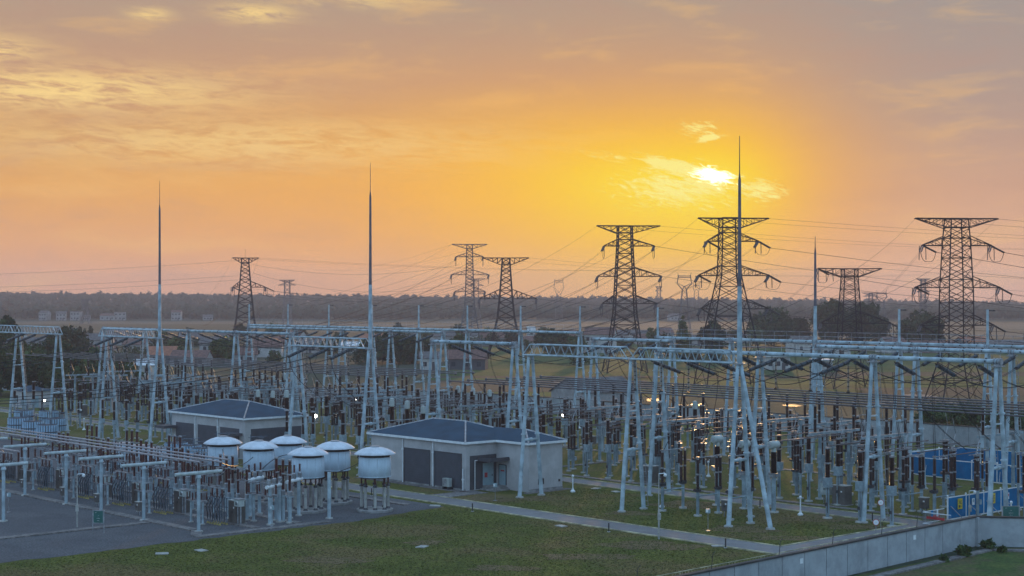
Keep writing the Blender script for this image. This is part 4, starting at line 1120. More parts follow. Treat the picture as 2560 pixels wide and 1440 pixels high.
# ------------------------------------------------------------------ switchyard devices
def foot(t, x=0, y=0, r=.42, name='foot'): mb = MB(); mb.cyl((x, y, 0), (x, y, .13), r, r * .95, 10); return mb.build(name, M['post'], t)
def disconnector():
    t = thing('disconnector', '', 'disconnector')
    for y, two in ((0, False), (2.9, True)):
        foot(t, 0, y, .4)
        mb = MB(); mb.cyl((0, y, .1), (0, y, 2.25), .15, n=10); mb.build('post', M['steel2'], t)
        mb = MB(); mb.box((0, y, 2.38), (.34, .62, .26)); mb.box((-.28, y, 2.4), (.3, .3, .2)); mb.bar((.0, y - .5, 2.52), (.0, y + .5, 2.52), .1); gb = mb.build('gear_base', M['dark'], t)
        for dy in ((-.26, .26) if two else (0,)):
            mb = MB(); mb.sheds((0, y + dy, 2.52), (0, y + dy, 3.85), .165, 12, 8, .74); mb.sheds((0, y + dy, 3.97), (0, y + dy, 5.3), .165, 12, 8, .74); ins = mb.build('insulator', M['brown'], t)
            mb = MB(); mb.cyl((0, y + dy, 3.84), (0, y + dy, 3.98), .15, n=8); mb.build('joint_ring', M['galv'], ins); mb = MB(); mb.cyl((0, y + dy, 5.28), (0, y + dy, 5.42), .12, n=8); mb.build('top_cap', M['galv'], ins)
    mb = MB(); mb.cyl((0, -.1, 5.45), (0, 3.3, 5.5), .05, n=6); mb.cyl((0, 2.4, 5.47), (0, 3.5, 5.62), .035, n=6); mb.box((0, 0, 5.5), (.2, .4, .12)); mb.box((0, 2.9, 5.5), (.2, .7, .14)); mb.build('contact_arm', M['galv'], t)
    mb = MB(); mb.bar((.12, 0, 1.9), (.12, 2.9, 1.9), .09); mb.build('tie_bar', M['steel2'], t)
    return t
def breaker():
    t = thing('circuit_breaker', '', 'circuit breaker')
    foot(t, 0, 0, .45)
    mb = MB(); mb.cyl((0, 0, .1), (0, 0, 2.9), .17, n=10)
    for z in (.9, 1.7, 2.3): mb.cyl((0, 0, z), (0, 0, z + .05), .19, n=10)
    mb.build('post', M['steel2'], t)
    mb = MB(); mb.bbox(-.3, .3, -.32, .32, 2.92, 3.62); mb.cyl((-.36, -.1, 3.3), (-.28, -.1, 3.3), .14, n=10); mb.box((0, 0, 2.86), (.7, .72, .08)); mb.box((0, 0, 3.66), (.66, .68, .07)); mb.build('mechanism_box', M['steel2'], t)
    for z0, z1 in ((3.7, 4.92), (5.06, 6.28)):
        mb = MB(); mb.sheds((0, 0, z0), (0, 0, z1), .26, 14, 10, .72); i = mb.build('insulator', M['brown'], t)
        mb = MB(); mb.cyl((0, 0, z1), (0, 0, z1 + .14), .22, n=10); mb.box((.0, .16, z1 + .07), (.34, .4, .08)); mb.build('flange', M['galv'], i)
    mb = MB(); mb.bar((.1, -.14, .5), (.1, -.14, 2.8), .05); mb.box((.0, -.22, 1.3), (.2, .12, .3)); mb.build('drive_rod', M['dark'], t)
    return t
def ct(cap=False):
    t = thing('current_transformer', '', 'current transformer')
    foot(t, 0, 0, .5)
    mb = MB(); mb.cyl((0, 0, .1), (0, 0, 3.35), .22, n=12); mb.build('post', M['steel2'], t)
    mb = MB(); mb.bbox(-.36, .36, -.36, .36, 3.36, 3.72); mb.box((-.42, 0, 3.78), (.5, .25, .06)); mb.bar((-.5, 0, 3.4), (-.2, 0, 2.6), .06); mb.build('base_tank', M['galv'], t)
    mb = MB(); mb.sheds((0, 0, 3.74), (0, 0, 5.75), .32, 20, 12, .76); mb.build('insulator', M['brown'], t)
    mb = MB()
    if cap: mb.lathe([(.26, 5.75), (.34, 5.85), (.34, 6.45), (.30, 6.5), (.30, 6.72), (.05, 6.8)], n=14)
    else:
        mb.lathe([(.22, 5.75), (.24, 6.0), (.20, 6.2)], n=12); mb.lathe([(.03, -.60), (.30, -.59), (.37, -.54), (.37, .54), (.30, .59), (.03, .60)], (0, 0, 6.42), (0, 1, 0), 18)
    h = mb.build('head', M['cabl'], t)
    mb = MB()
    if not cap:
        mb.lathe([(.15, -.64), (.15, -.58)], (0, 0, 6.42), (0, 1, 0), 10); mb.lathe([(.12, .58), (.12, .66)], (0, 0, 6.42), (0, 1, 0), 10)
        for k in range(3):
            pts = [Vector((-.1 + .1 * k, -.62 - .8 * math.sin(s * PI / 2), 6.45 - 1.5 * (1 - math.cos(s * PI / 2)) * 1.0)) for s in (0, .2, .4, .6, .8, 1)]; mb.tube(pts, .018, 4)
    else:
        for k in range(3):
            pts = [Vector((-.1 + .1 * k, -.34 - .5 * math.sin(s * PI / 2), 6.0 - 1.6 * (1 - math.cos(s * PI / 2)))) for s in (0, .25, .5, .75, 1)]; mb.tube(pts, .018, 4)
    mb.build('terminal', M['galv'], h)
    return t
def cvt():
    t = thing('voltage_transformer', '', 'voltage transformer')
    foot(t, 0, 0, .4)
    mb = MB(); mb.cyl((0, 0, .1), (0, 0, 2.5), .15, n=10); mb.build('post', M['steel2'], t)
    mb = MB(); mb.lathe([(.28, 2.5), (.30, 2.55), (.30, 3.1), (.2, 3.16)], n=12); mb.box((.3, 0, 2.8), (.2, .3, .3)); mb.build('base_tank', M['steel2'], t)
    for z0, z1 in ((3.16, 4.4), (4.5, 5.7)):
        mb = MB(); mb.sheds((0, 0, z0), (0, 0, z1), .2, 14, 8, .7); i = mb.build('insulator', M['brown'], t); mb = MB(); mb.cyl((0, 0, z1), (0, 0, z1 + .1), .17, n=8); mb.build('joint_ring', M['galv'], i)
    mb = MB(); mb.bar((-.5, 0, 5.85), (.5, 0, 5.85), .05); mb.lathe([(.3, 0), (.34, .02), (.3, .05)], (0, 0, 5.72), n=12); mb.build('top_ring', M['galv'], t)
    return t
def arrester():
    t = thing('surge_arrester', '', 'surge arrester')
    foot(t, 0, 0, .38)
    mb = MB(); mb.cyl((0, 0, .1), (0, 0, 2.3), .14, n=10); mb.box((0, 0, 2.33), (.4, .4, .06)); mb.box((.16, 0, 1.4), (.12, .2, .28)); mb.build('post', M['steel2'], t)
    for z0, z1 in ((2.36, 3.5), (3.6, 4.7)):
        mb = MB(); mb.sheds((0, 0, z0), (0, 0, z1), .155, 12, 8, .68); i = mb.build('insulator', M['brown'], t); mb = MB(); mb.cyl((0, 0, z1), (0, 0, z1 + .1), .13, n=8); mb.build('joint_ring', M['galv'], i)
    mb = MB(); mb.lathe([(.36, 0), (.40, .03), (.36, .06)], (0, 0, 4.55), n=14); mb.bar((-.36, 0, 4.58), (.36, 0, 4.58), .03); mb.bar((0, 0, 4.7), (0, 0, 5.0), .05); mb.build('grading_ring', M['galv'], t)
    return t
def bus_support():
    t = thing('bus_support', '', 'bus support')
    for y in (-2.4, 2.4):
        foot(t, 0, y, .48); mb = MB(); mb.cyl((0, y, .1), (0, y, 6.35), .2, .17, 12); mb.cyl((0, y, 3.1), (0, y, 3.22), .3, n=12); mb.build('post', M['steel2'], t)
    mb = MB(); mb.bbox(-.12, .12, -4.1, 4.1, 6.40, 6.64)
    for y in (-2.4, 2.4): mb.box((0, y, 6.33), (.55, .55, .06))
    mb.build('cross_beam', M['steel2'], t)
    for y in (-3.2, 0, 3.2):
        mb = MB(); mb.sheds((0, y, 6.66), (0, y, 7.95), .175, 12, 8, .74); mb.sheds((0, y, 8.05), (0, y, 9.22), .175, 12, 8, .74); i = mb.build('insulator', M['brown'], t)
        mb = MB(); mb.cyl((0, y, 7.93), (0, y, 8.05), .14, n=8); mb.build('joint_ring', M['galv'], i); mb = MB(); mb.box((0, y, 9.28), (.3, .16, .14)); mb.build('clamp', M['galv'], i)
    return t
def bus_switch():
    t = thing('bus_disconnector', '', 'disconnector')
    foot(t, 0, 0, .45)
    mb = MB(); mb.cyl((0, 0, .1), (0, 0, 2.4), .17, n=10); mb.build('post', M['steel2'], t)
    mb = MB(); mb.box((0, 0, 2.52), (.6, .9, .22)); mb.box((-.4, .1, 2.5), (.35, .3, .25)); mb.build('gear_base', M['dark'], t)
    for y in (-.24, .24):
        mb = MB(); mb.sheds((0, y, 2.64), (0, y, 4.05), .175, 12, 8, .74); mb.sheds((0, y, 4.17), (0, y, 5.6), .175, 12, 8, .74); i = mb.build('insulator', M['brown'], t); mb = MB(); mb.cyl((0, y, 4.03), (0, y, 4.19), .16, n=8); mb.build('joint_ring', M['galv'], i)
    mb = MB(); mb.box((0, 0, 5.72), (.3, .8, .2)); mb.bar((0, -.2, 5.8), (0, .5, 7.2), .06); mb.bar((0, .5, 7.2), (0, 0, 8.6), .06); mb.bar((.2, -.2, 5.8), (.2, -.7, 6.9), .05); mb.cyl((-.1, -1.2, 5.78), (-.1, 1.3, 5.78), .04, n=6); mb.build('folding_arm', M['galv'], t)
    mb = MB(); mb.bar((.15, .1, .4), (.15, .1, 2.4), .05); mb.box((.2, .15, 1.3), (.3, .3, .45)); mb.build('drive_box', M['steel2'], t)
    return t
def post_ins():
    t = thing('post_insulator', '', 'post insulator')
    foot(t, 0, 0, .36)
    mb = MB(); mb.cyl((0, 0, .1), (0, 0, 2.5), .13, n=10); mb.box((0, 0, 2.54), (.36, .36, .06)); mb.build('post', M['steel2'], t)
    for z0, z1 in ((2.57, 3.9), (4.0, 5.3)):
        mb = MB(); mb.sheds((0, 0, z0), (0, 0, z1), .15, 12, 8, .72); i = mb.build('insulator', M['brown'], t); mb = MB(); mb.cyl((0, 0, z1 - .01), (0, 0, z1 + .11), .14, n=8); mb.build('joint_ring', M['galv'], i)
    mb = MB(); mb.cyl((0, -.9, 5.46), (0, .9, 5.46), .035, n=6); mb.box((0, 0, 5.42), (.2, .2, .1)); mb.build('clamp', M['galv'], t)
    return t
KP = Kind(post_ins)
KD, KB, KC, KC2, KV, KA, KS, KBS = Kind(disconnector), Kind(breaker), Kind(ct), Kind(lambda: ct(True)), Kind(cvt), Kind(arrester), Kind(bus_support), Kind(bus_switch)
BAYS = [-251.5, -238.5, -225.5, -212.5, -199.5, -186.5, -173.5, -160.5, -147.5, -134.5, -121.0, -108.0, -94.7, -82.0, -69.5]
def proj(u, v, z=0):
    x, y = XY(u, v); return 1280 + F_PX * x / y, Y_H + F_PX * (CAM_H - z) / y
def hid(u, v):
    px, py = proj(u, v, 3)
    if px < -30 or px > 2590: return True
    if -140 < u < -116.6 and 104 < v < 115.5: return True
    if -183 < u < -163.5 and 104.5 < v < 116: return True
    return False
POS3 = ['left', 'middle', 'right']
def bayname(k): return '%s bay from the left' % ORD[k]
def trio(K, k, v, du, word, row, group, turn=0.0, uc=None, scale=None, jit=.12):
    uc = BAYS[k] if uc is None else uc
    for i, d in enumerate(du):
        u = uc + d; vv = v + random.uniform(-jit, jit)
        if hid(u, vv): continue
        s = random.uniform(.96, 1.05) if scale is None else scale
        K.place(u, vv, '%s %s in the %s, %s row' % (POS3[i], word, bayname(k), row), group, turn=turn, scale=(s, s, random.uniform(.95, 1.05)))
P3 = (-3.5, 0, 3.5)
WB, WD, WC, WV, WA = 'brown breaker on blue post', 'disconnector with paired brown insulators', 'drum-headed current transformer', 'slim brown voltage transformer', 'ringed surge arrester'
GB, GD, GC, GV, GA = 'circuit breakers on blue posts', 'disconnectors with brown insulators', 'current transformers', 'voltage transformers', 'surge arresters'
# front rows placed from the photograph
trio(KB, 13, 116.7, (-3.5, 0, 3.3), WB, 'front', GB, scale=1.0, jit=0)
trio(KD, 12, 109.3, (-4.1, .3, 4.0), WD, 'front', GD, scale=1.0)
trio(KC, 12, 116.2, (-3.3, 0, 3.5), WC, 'front', GC, scale=1.0, jit=0)
trio(KB, 12, 124.9, (-2.6, .9, 4.4), WB, 'road side', GB)
trio(KB, 10, 124.5, (-2.9, .4, 3.9), WB, 'road side', GB, scale=.84, jit=0)
trio(KB, 9, 124.6, P3, WB, 'road side', GB)
trio(KC2, 8, 123.6, (-10.5, -7.2, -4.0), 'white-capped current transformer', 'road side', GC)
trio(KD, 8, 124.5, (0, 3.3, 6.6), WD, 'road side', GD)
trio(KB, 8, 110.6, (-3.3, 0, 3.3), WB, 'front', GB)
trio(KD, 8, 113.6, (-3.3, 0, 3.3), WD, 'front', GD, jit=0)
trio(KC2, 5, 124.6, P3, 'grey-capped current transformer', 'road side', GC); trio(KB, 6, 124.6, P3, WB, 'road side', GB)
trio(KV, 4, 104.8, (1.0, 4.3, 7.6), WV, 'front', GV, uc=-199.5); trio(KD, 4, 110.5, (0, 3.5, 7), WD, 'front', GD); trio(KB, 4, 116.0, (0, 3.5, 7), WB, 'front', GB)
trio(KD, 5, 111.0, (1, 4.5, 8), WD, 'front', GD); trio(KV, 7, 111.5, (-3, 0.5, 2.5), WV, 'front', GV)
trio(KB, 4, 124.6, P3, WB, 'road side', GB); trio(KB, 3, 124.6, P3, WB, 'road side', GB); trio(KA, 3, 112.0, P3, WA, 'front', GA); trio(KD, 2, 110.5, P3, WD, 'front', GD); trio(KB, 2, 117.0, P3, WB, 'front', GB)
trio(KB, 1, 112.0, P3, WB, 'front', GB); trio(KV, 3, 116.0, P3, WV, 'front', GV); trio(KA, 13, 110.6, (-2.5, .8, 4.2), WA, 'front', GA, scale=.9) if False else None
trio(KA, 9, 117.2, P3, WA, 'front', GA); trio(KD, 13, 123.6, (-3.6, -.2, 3.1), WD, 'road side', GD); trio(KA, 11, 126.0, P3, WA, 'road side', GA)
def conn(u, v0, v1, z0, z1, label):
    mb = MB(); mb.cyl((0, 0, z0), (0, v1 - v0, z1), .05, n=8); mb.box((0, v1 - v0, z1), (.12, .3, .12)); mb.box((0, 0, z0), (.12, .3, .12))
    o = mb.build('connecting_tube', M['tube']); o.location = UVW(u, v0); o.rotation_euler = (0, 0, -TH); tag(o, label, 'connecting tube', 'thin connecting tubes')
# under and behind the bus tubes, bay by bay
for k, uc in enumerate(BAYS):
    for vi, vv in ((0, 129.6), (1, 139.2)):
        for du, side in (((-6.0, 'left'),) if (k + vi) % 2 else ((.6, 'middle'),)):
            if -163.3 < uc + du < -151.0 or hid(uc + du, vv): continue
            KS.place(uc + du, vv, 'portal bus support, %s one of the %s, under %s tubes' % (side, bayname(k), ('front', 'rear')[vi]), 'portal bus supports')
    if not (-163 < uc < -151):
        trio(KBS, k, 128.2, (-3.0, 2.2, 4.6), 'folding-arm bus disconnector', 'front bus', 'bus disconnectors')
        trio(KBS, k, 136.8, (-4.0, -1.2, 3.4) if k < 13 else (-4.0,), 'folding-arm bus disconnector', 'rear bus', 'bus disconnectors')
    trio(KP, k, 126.3, (-5.2, -1.0, 5.8), 'slim post insulator', 'foremost bus', 'slim post insulators')
    trio(KP, k, 134.6, (-2.2, 1.4, 5.2), 'slim post insulator', 'middle bus', 'slim post insulators')
    trio(KP, k, 144.6, (-4.8, -1.4, 2.0), 'slim post insulator', 'rear', 'slim post insulators') if k < 12 else None
    trio(KA, k, 131.0, (-4.4, -.6, 4.0), WA, 'between-tubes', GA) if k % 2 else None
    for i_, d_ in enumerate((-3.4, .1, 3.6)):
        if not hid(uc + d_, 132): conn(uc + d_, 125.4 + .3 * i_, 136.2, 5.6, 5.75, '%s thin tube at insulator height, %s' % (POS3[i_], bayname(k)))
        if not hid(uc + d_, 142) and k < 12: conn(uc + d_ + .5, 137.4, 147.4, 5.6, 5.75, '%s rear thin tube at insulator height, %s' % (POS3[i_], bayname(k)))
    if k % 2 == 0:
        trio(KB, k, 132.9, (-3.4, 0, 3.2), WB, 'between-tubes', GB)
    if k >= 12: continue                       # inside the blue hoarding the ground is cleared
    trio(KB, k, 147.6 + .6 * (k % 2), P3, WB, 'rear', GB)
    KX, WX, GX = ((KC2, 'grey-capped current transformer', GC) if k in (2, 6, 9) else (KV, WV, GV)) if k % 3 == 0 or k == 2 else (KD, WD, GD)
    trio(KX, k, 150.6, (-3.2, .3, 3.8), WX, 'back', GX)
    if k not in (0, 12): trio(KD if k % 2 else KV, k, 157.5, P3, WD if k % 2 else WV, 'hindmost', GD if k % 2 else GV)
    if k in (3, 4, 5, 6, 7, 8, 9, 10): trio(KA, k, 161.5, P3, WA, 'hindmost', GA)
# long connecting tubes running back over the road
for k, us, v0 in ((13, (-85.5, -82.0, -78.7), 116.9), (12, (-98.0, -94.7, -91.2), 116.9), (10, (-123.9, -120.6, -117.1), 124.7), (8, (-158.0, -154.7, -151.5), 123.8), (4, (-199.5, -196, -192.5), 116.2), (5, (-190, -186.5, -183), 124.8), (6, (-177, -173.5, -170), 124.8), (9, (-138, -134.5, -131), 124.8)):
    for i, u in enumerate(us): conn(u, v0, v0 + 10.4, 6.55 if k != 10 else 5.5, 6.6 if k != 10 else 5.7, '%s of three thin tubes running back from the %s' % (POS3[i], bayname(k)))
# ------------------------------------------------------------------ cabinets, lamps, bollards
def place_px(px, py): return toUV(*GP(px, py))
def cabinet(w, d, h, m, legs=0.0):
    t = thing('control_cabinet', '', 'cabinet')
    mb = MB(); mb.bbox(-w / 2, w / 2, -d / 2, d / 2, legs + .08, legs + h); mb.build('body', M[m], t)
    mb = MB(); mb.bbox(-w / 2 - .05, w / 2 + .05, -d / 2 - .05, d / 2 + .05, legs + h, legs + h + .06); mb.build('lid', M['galv'] if m != 'cabin' else M['post'], t)
    for s in (-1, 1):
        mb = MB(); mb.bbox(min(0.015 * s, s * (w / 2 - .03)), max(.015 * s, s * (w / 2 - .03)), -d / 2 - .02, -d / 2 - .001, legs + .16, legs + h - .08); dd = mb.build('door', M[m], t); mb = MB(); mb.box((s * .07, -d / 2 - .035, legs + h * .52), (.05, .03, .2)); mb.build('handle', M['dark'], dd)
    mb = MB(); mb.box((w * .22, -d / 2 - .024, legs + h * .72), (.18, .01, .14)); mb.build('label_plate', M['whitep'], t)
    if legs:
        mb = MB()
        for x in (-w * .3, w * .3): mb.cyl((x, 0, 0), (x, 0, legs + .1), .06, n=6)
        mb.build('stand', M['galv'], t)
    else:
        mb = MB(); mb.bbox(-w / 2 - .12, w / 2 + .12, -d / 2 - .12, d / 2 + .12, 0, .08); mb.build('base', M['conc'], t)
    return t
KCB, KCS, KCL, KBX = Kind(lambda: cabinet(1.5, 1.1, 1.85, 'cabin')), Kind(lambda: cabinet(.75, .55, 1.05, 'cabin', .45)), Kind(lambda: cabinet(1.0, .6, 1.25, 'cabl', .75)), Kind(lambda: cabinet(.6, .45, .55, 'cabl', 1.25))
for px, py, K, lab in ((1625, 1208, KCB, 'brown cabinet beside the lone A-shaped column'), (1661, 1208, KCS, 'small brown cabinet right of the brown cabinet by the column'), (2105, 1262, KCB, 'large brown cabinet with double doors near the sign reading 4'),
                       (2066, 1258, KCL, 'pale tall cabinet just left of the large brown cabinet'), (1816, 1292, KCS, 'small dark box stand under the third disconnector by the road'), (2310, 1285, KCS, 'grey brown box stand left of the blue hoarding'),
                       (1482, 1119, KCS, 'small grey cabinet behind the three road side breakers'), (206, 1040, KCB, 'brown cabinet far left between gantry columns'), (238, 1238, KBX, 'tan box on a short post beside the green sign'),
                       (20, 1196, KCB, 'tall brown cabinet at the left edge behind the white pipe'), (1775, 1175, KCS, 'grey equipment box behind the drum-headed transformers'), (1530, 1110, KCS, 'brown box in the grass behind the breakers')):
    u, v = place_px(px, py); K.place(u, v, lab, 'control cabinets')
def white_lamp():
    t = thing('lamp_post', '', 'lamp post')
    mb = MB(); mb.lathe([(.26, 0), (.26, .12), (.13, .22), (.08, .4)], n=12); mb.build('base', M['whitep'], t)
    mb = MB(); mb.cyl((0, 0, .35), (0, 0, 1.5), .06, n=8); mb.build('pole', M['whitep'], t)
    mb = MB(); mb.lathe([(.05, 1.5), (.12, 1.56), (.13, 1.70), (.05, 1.78)], n=12); mb.build('head', M['whitep'], t)
    return t
KW = Kind(white_lamp)
for px, py, lab in ((1432, 1230, 'short white lamp post right of the front building'), (1655, 1268, 'short white lamp post right of the column with a ladder'), (2001, 1288, 'short white lamp post by the rear road, left of the breakers'), (2528, 1302, 'white lamp post in front of the blue hoarding'),
                    (210, 1075, 'short white lamp post on grass at far left'), (292, 1065, 'short white lamp post right of the left column'), (1771, 1192, 'short white lamp post under the brown drum-headed unit'), (1449, 1071, 'short white lamp post in the grass behind the breakers'), (1536, 1132, 'short white lamp post in the middle of the rear grass')):
    u, v = place_px(px, py); KW.place(u, v, lab, 'short white lamp posts')
def bollard():
    t = thing('bollard', '', 'bollard'); mb = MB(); mb.cyl((0, 0, .06), (0, 0, .78), .055, n=10); mb.build('tube', M['black'], t); mb = MB(); mb.cyl((0, 0, 0), (0, 0, .06), .15, n=10); mb.build('base', M['post'], t); mb = MB(); mb.cyl((0, 0, .78), (0, 0, .80), .05, n=10); mb.build('cap', M['galv'], t)
    return t
KBo = Kind(bollard)
for px, py, lab in ((1181, 1279, 'black bollard at the road edge in front of the front building'), (1522, 1330, 'black bollard at the road edge below the middle truss'), (1814, 1370, 'black bollard at the road edge nearest the concrete wall'), (2181, 1303, 'black bollard beside the sign reading 5'), (1900, 1270, 'black bollard by the rear road behind the three legged column'),
                    (929, 1240, 'black bollard at the gravel edge behind the right reactor'), (185, 1062, 'black bollard at the far left road')):
    u, v = place_px(px, py); KBo.place(u, v, lab, 'black bollards')
def box_stake(label, px, py, h):
    x, y = GP(px, py); t = thing('light_sensor_stand', label, 'box stand', (x, y, 0), -TH, 'small boxes on thin stands')
    mb = MB(); mb.cyl((0, 0, 0), (0, 0, h), .03, n=6); mb.box((0, 0, .03), (.3, .3, .06)); mb.build('stand', M['galv'], t)
    mb = MB(); mb.bbox(-.16, .16, -.12, .12, h, h + .36); mb.build('box', M['door'], t); mb = MB(); mb.bbox(-.12, .12, -.126, -.12, h + .08, h + .30); mb.build('panel', M['whitep'], t)
for lab, px, py, h in (('small blue box on a thin stand in the grass left of the three legged column', 1770, 1328, 1.55), ('small blue box on a thin stand by the building steps', 1238, 1252, 1.35), ('small blue box on a thin stand on the front gravel edge', 680, 1316, 1.45), ('small grey box on a thin stand at the left gravel', 22, 1281, 1.45)): box_stake(lab, px, py, h)
def cam_pole(label, px, py, h):
    x, y = GP(px, py); t = thing('camera_pole', label, 'camera pole', (x, y, 0), .2, 'camera poles')
    mb = MB(); mb.cyl((0, 0, 0), (0, 0, h * .45), .075, n=8); mb.cyl((0, 0, h * .45), (0, 0, h), .05, .04, 8); mb.build('pole', M['post'], t)
    mb = MB(); mb.bar((0, 0, h), (.55, 0, h + .03), .05); mb.build('arm', M['whitep'], t); mb = MB(); mb.lathe([(.02, -.2), (.12, -.14), (.14, -.02), (.1, .08), (.02, .1)], (.55, 0, h - .08), n=10); mb.build('camera', M['whitep'], t)
    mb = MB(); mb.bbox(-.13, .13, -.2, -.07, h * .30, h * .30 + .55); mb.build('junction_box', M['post'], t)
for lab, px, py, h in (('tall thin camera pole at the road edge in the right foreground', 1647, 1348, 5.4), ('camera pole on the front gravel left of the green sign', 193, 1318, 4.6), ('camera pole at far left in front of the brown cabinet', 193, 1073, 3.0), ('camera pole in front of the blue hoarding', 2423, 1300, 2.6)): cam_pole(lab, px, py, h)
M['lampon'] = emis('lit_lamp', (1.0, .93, .80), 45.0)
M['lampon2'] = emis('lit_lamp_dim', (1.0, .93, .80), 22.0)
def flood(label, px, py, z, r, m):
    x, y = GP(px, py, z); t = thing('flood_lamp', label, 'flood lamp', (x, y, 0), 0, 'lit lamps in the yard')
    mb = MB(); mb.cyl((0, .12, 0), (0, .12, z), .05, n=8); mb.build('pole', M['post'], t)
    mb = MB(); mb.lathe([(.04, -.1), (r * 1.1, -.02), (r * 1.1, .03)], (0, .05, z), (0, -1, 0), 12); mb.build('housing', M['dark'], t)
    mb = MB(); mb.lathe([(.01, -r), (r * .7, -r * .7), (r, 0), (r * .7, r * .7), (.01, r)], (0, -.06, z), n=12); mb.build('bulb', M[m], t, True)
for lab, px, py, z, r, m in (('brightest lit lamp, behind the rearmost white reactor', 788, 1040, 3.0, .26, 'lampon'), ('lit lamp left of the middle mast column', 891, 997, 3.0, .18, 'lampon2'), ('lit lamp behind the front building gable at right', 1407, 1038, 3.0, .15, 'lampon2'),
                             ('lit lamp right of the drum-headed transformers', 2005, 1084, 3.0, .16, 'lampon2'), ('lit lamp at far left by the pale hut', 112, 1001, 3.0, .16, 'lampon2')): flood(lab, px, py, z, r, m)
for i, (px, py) in enumerate(((503, 1377), (405, 1385), (1055, 1368), (1403, 1316), (2060 / 4 + 1280, 1366), (1490, 1222), (1540, 1230), (1790 / 4 + 640, 1265))):
    x, y = GP(px, py); mb = MB(); mb.box((0, 0, .03), (1.0, .7, .06)); mb.box((.06, .05, .068), (.8, .5, .02)); o = mb.build('drain_cover', M['post']); o.location = (x, y, .012); o.rotation_euler = (0, 0, -TH + i); tag(o, '%s pale concrete drain cover from the left set in the grass' % ORD[sorted((503, 405, 1055, 1403, 1795, 1490, 1540, 1087.5)).index(px)], 'drain cover', 'drain covers in the lawn')
# ------------------------------------------------------------------ 35 kV yard on the gravel at the left
M['crossp'] = mat('pale_pipe_paint', (.52, .58, .58), .5, 0, .12, 1.2)
def tee():
    t = thing('tee_support', '', 'pipe support')
    foot(t, 0, 0, .38)
    mb = MB(); mb.cyl((0, 0, .1), (0, 0, 4.8), .15, n=12); mb.lathe([(.15, 4.55), (.24, 4.6), (.24, 4.68), (.17, 4.9)], n=12); mb.build('post', M['steel'], t)
    mb = MB(); mb.cyl((0, -2.25, 5.05), (0, 2.25, 5.05), .15, n=16); mb.build('cross_pipe', M['crossp'], t)
    for y, m in ((-1.75, 'yellow'), (0, 'green'), (1.85, 'redp')):
        mb = MB(); mb.lathe([(.09, 0), (.09, .012)], (0.1, y, 5.05) if False else (-.0, y, 5.05), (0, 0, 1), 10)
        mb = MB(); mb.lathe([(.085, .145), (.085, .155)], (0, y, 5.05), (.62, -.78, .1), 12); mb.build('phase_mark', M[m], t)
    for y in (-1.4, 0, 1.4):
        mb = MB(); mb.sheds((0, y, 5.24), (0, y, 6.12), .12, 8, 8); i = mb.build('insulator', M['red'], t); mb = MB(); mb.box((0, y, 6.16), (.2, .16, .12)); mb.build('clamp', M['galv'], i)
    return t
KT = Kind(tee)
TU = [-158.6, -149.6, -140.7, -133.7, -125.8, -116.5]
for i, u in enumerate(TU): KT.place(u, 70.4, '%s white T-shaped pipe support from the left, on blue post' % ORD[i], 'T-shaped pipe supports')
KT.place(-133.7, 60.9, 'white T-shaped pipe support nearest the left edge, in front of the row', 'T-shaped pipe supports')
for i, v in enumerate((69.0, 70.4, 71.8)):
    mb = MB(); L = 78 + (1.2 if i == 1 else 0)
    mb.cyl((0, 0, 0), (L, 0, 0), .075, n=10)
    x = 3.0
    while x < L: mb.cyl((x - .06, 0, 0), (x + .06, 0, 0), .115, n=8); x += 2.9
    o = mb.build('bus_pipe', M['tubel']); o.location = UVW(-192, v, 6.26); o.rotation_euler = (0, 0, -TH); tag(o, '%s of three pinkish grey pipes carried on the T-shaped supports' % ('front', 'middle', 'rear')[i], 'bus pipe', 'pipes on the T-shaped supports')
for i, v in enumerate((60.2, 61.6)):
    mb = MB(); mb.cyl((0, 0, 0), (20, 0, 0), .075, n=10); o = mb.build('bus_pipe', M['tubel']); o.location = UVW(-152.5, v + .2, 6.26); o.rotation_euler = (0, 0, -TH); tag(o, '%s short pipe at the left edge in front of the three long pipes' % ('front', 'rear')[i], 'bus pipe', 'pipes on the T-shaped supports')
def rack():
    t = thing('cable_rack', '', 'cable rack')
    mb = MB()
    for x in np.linspace(-1.0, 1.0, 6):
        for y in (-.35, .35): mb.cyl((x, y, .12), (x, y, 2.35), .045, n=6)
    for z in (.8, 1.5, 2.3): mb.bbox(-1.1, 1.1, -.40, -.34, z, z + .06); mb.bbox(-1.1, 1.1, .34, .40, z, z + .06)
    mb.build('frame', M['rackm'], t)
    mb = MB()
    for x in np.linspace(-1.0, 1.0, 6):
        for y in (-.35, .35): mb.lathe([(.14, 0), (.09, .1), (.05, .2)], (x, y, 0), n=8)
    mb.build('feet', M['foil'], t)
    mb = MB()
    for k in range(5):
        x = -1 + .5 * k; pts = [Vector((x, -.4, .5)), Vector((x + .15, -.5, 1.0)), Vector((x - .1, -.48, 1.5)), Vector((x + .12, -.3, 2.1)), Vector((x, .1, 2.7))]; mb.tube(pts, .035, 5)
    mb.build('cables', M['black'], t)
    for x in (-.8, 0, .8):
        mb = MB(); mb.sheds((x, 0, 2.4), (x, 0, 3.1), .10, 7, 8); mb.build('insulator', M['red'], t)
    mb = MB(); mb.bbox(-1.2, 1.2, -.06, .06, 3.12, 3.2); mb.bar((-1.1, 0, 3.2), (-.6, -.5, 3.6), .04); mb.bar((.1, 0, 3.2), (.5, -.5, 3.6), .04); mb.build('top_bar', M['galv'], t)
    return t
M['rackm'] = mat('dark_blue_grey_bars', (.12, .15, .19), .5, .2, .2, 2.0)
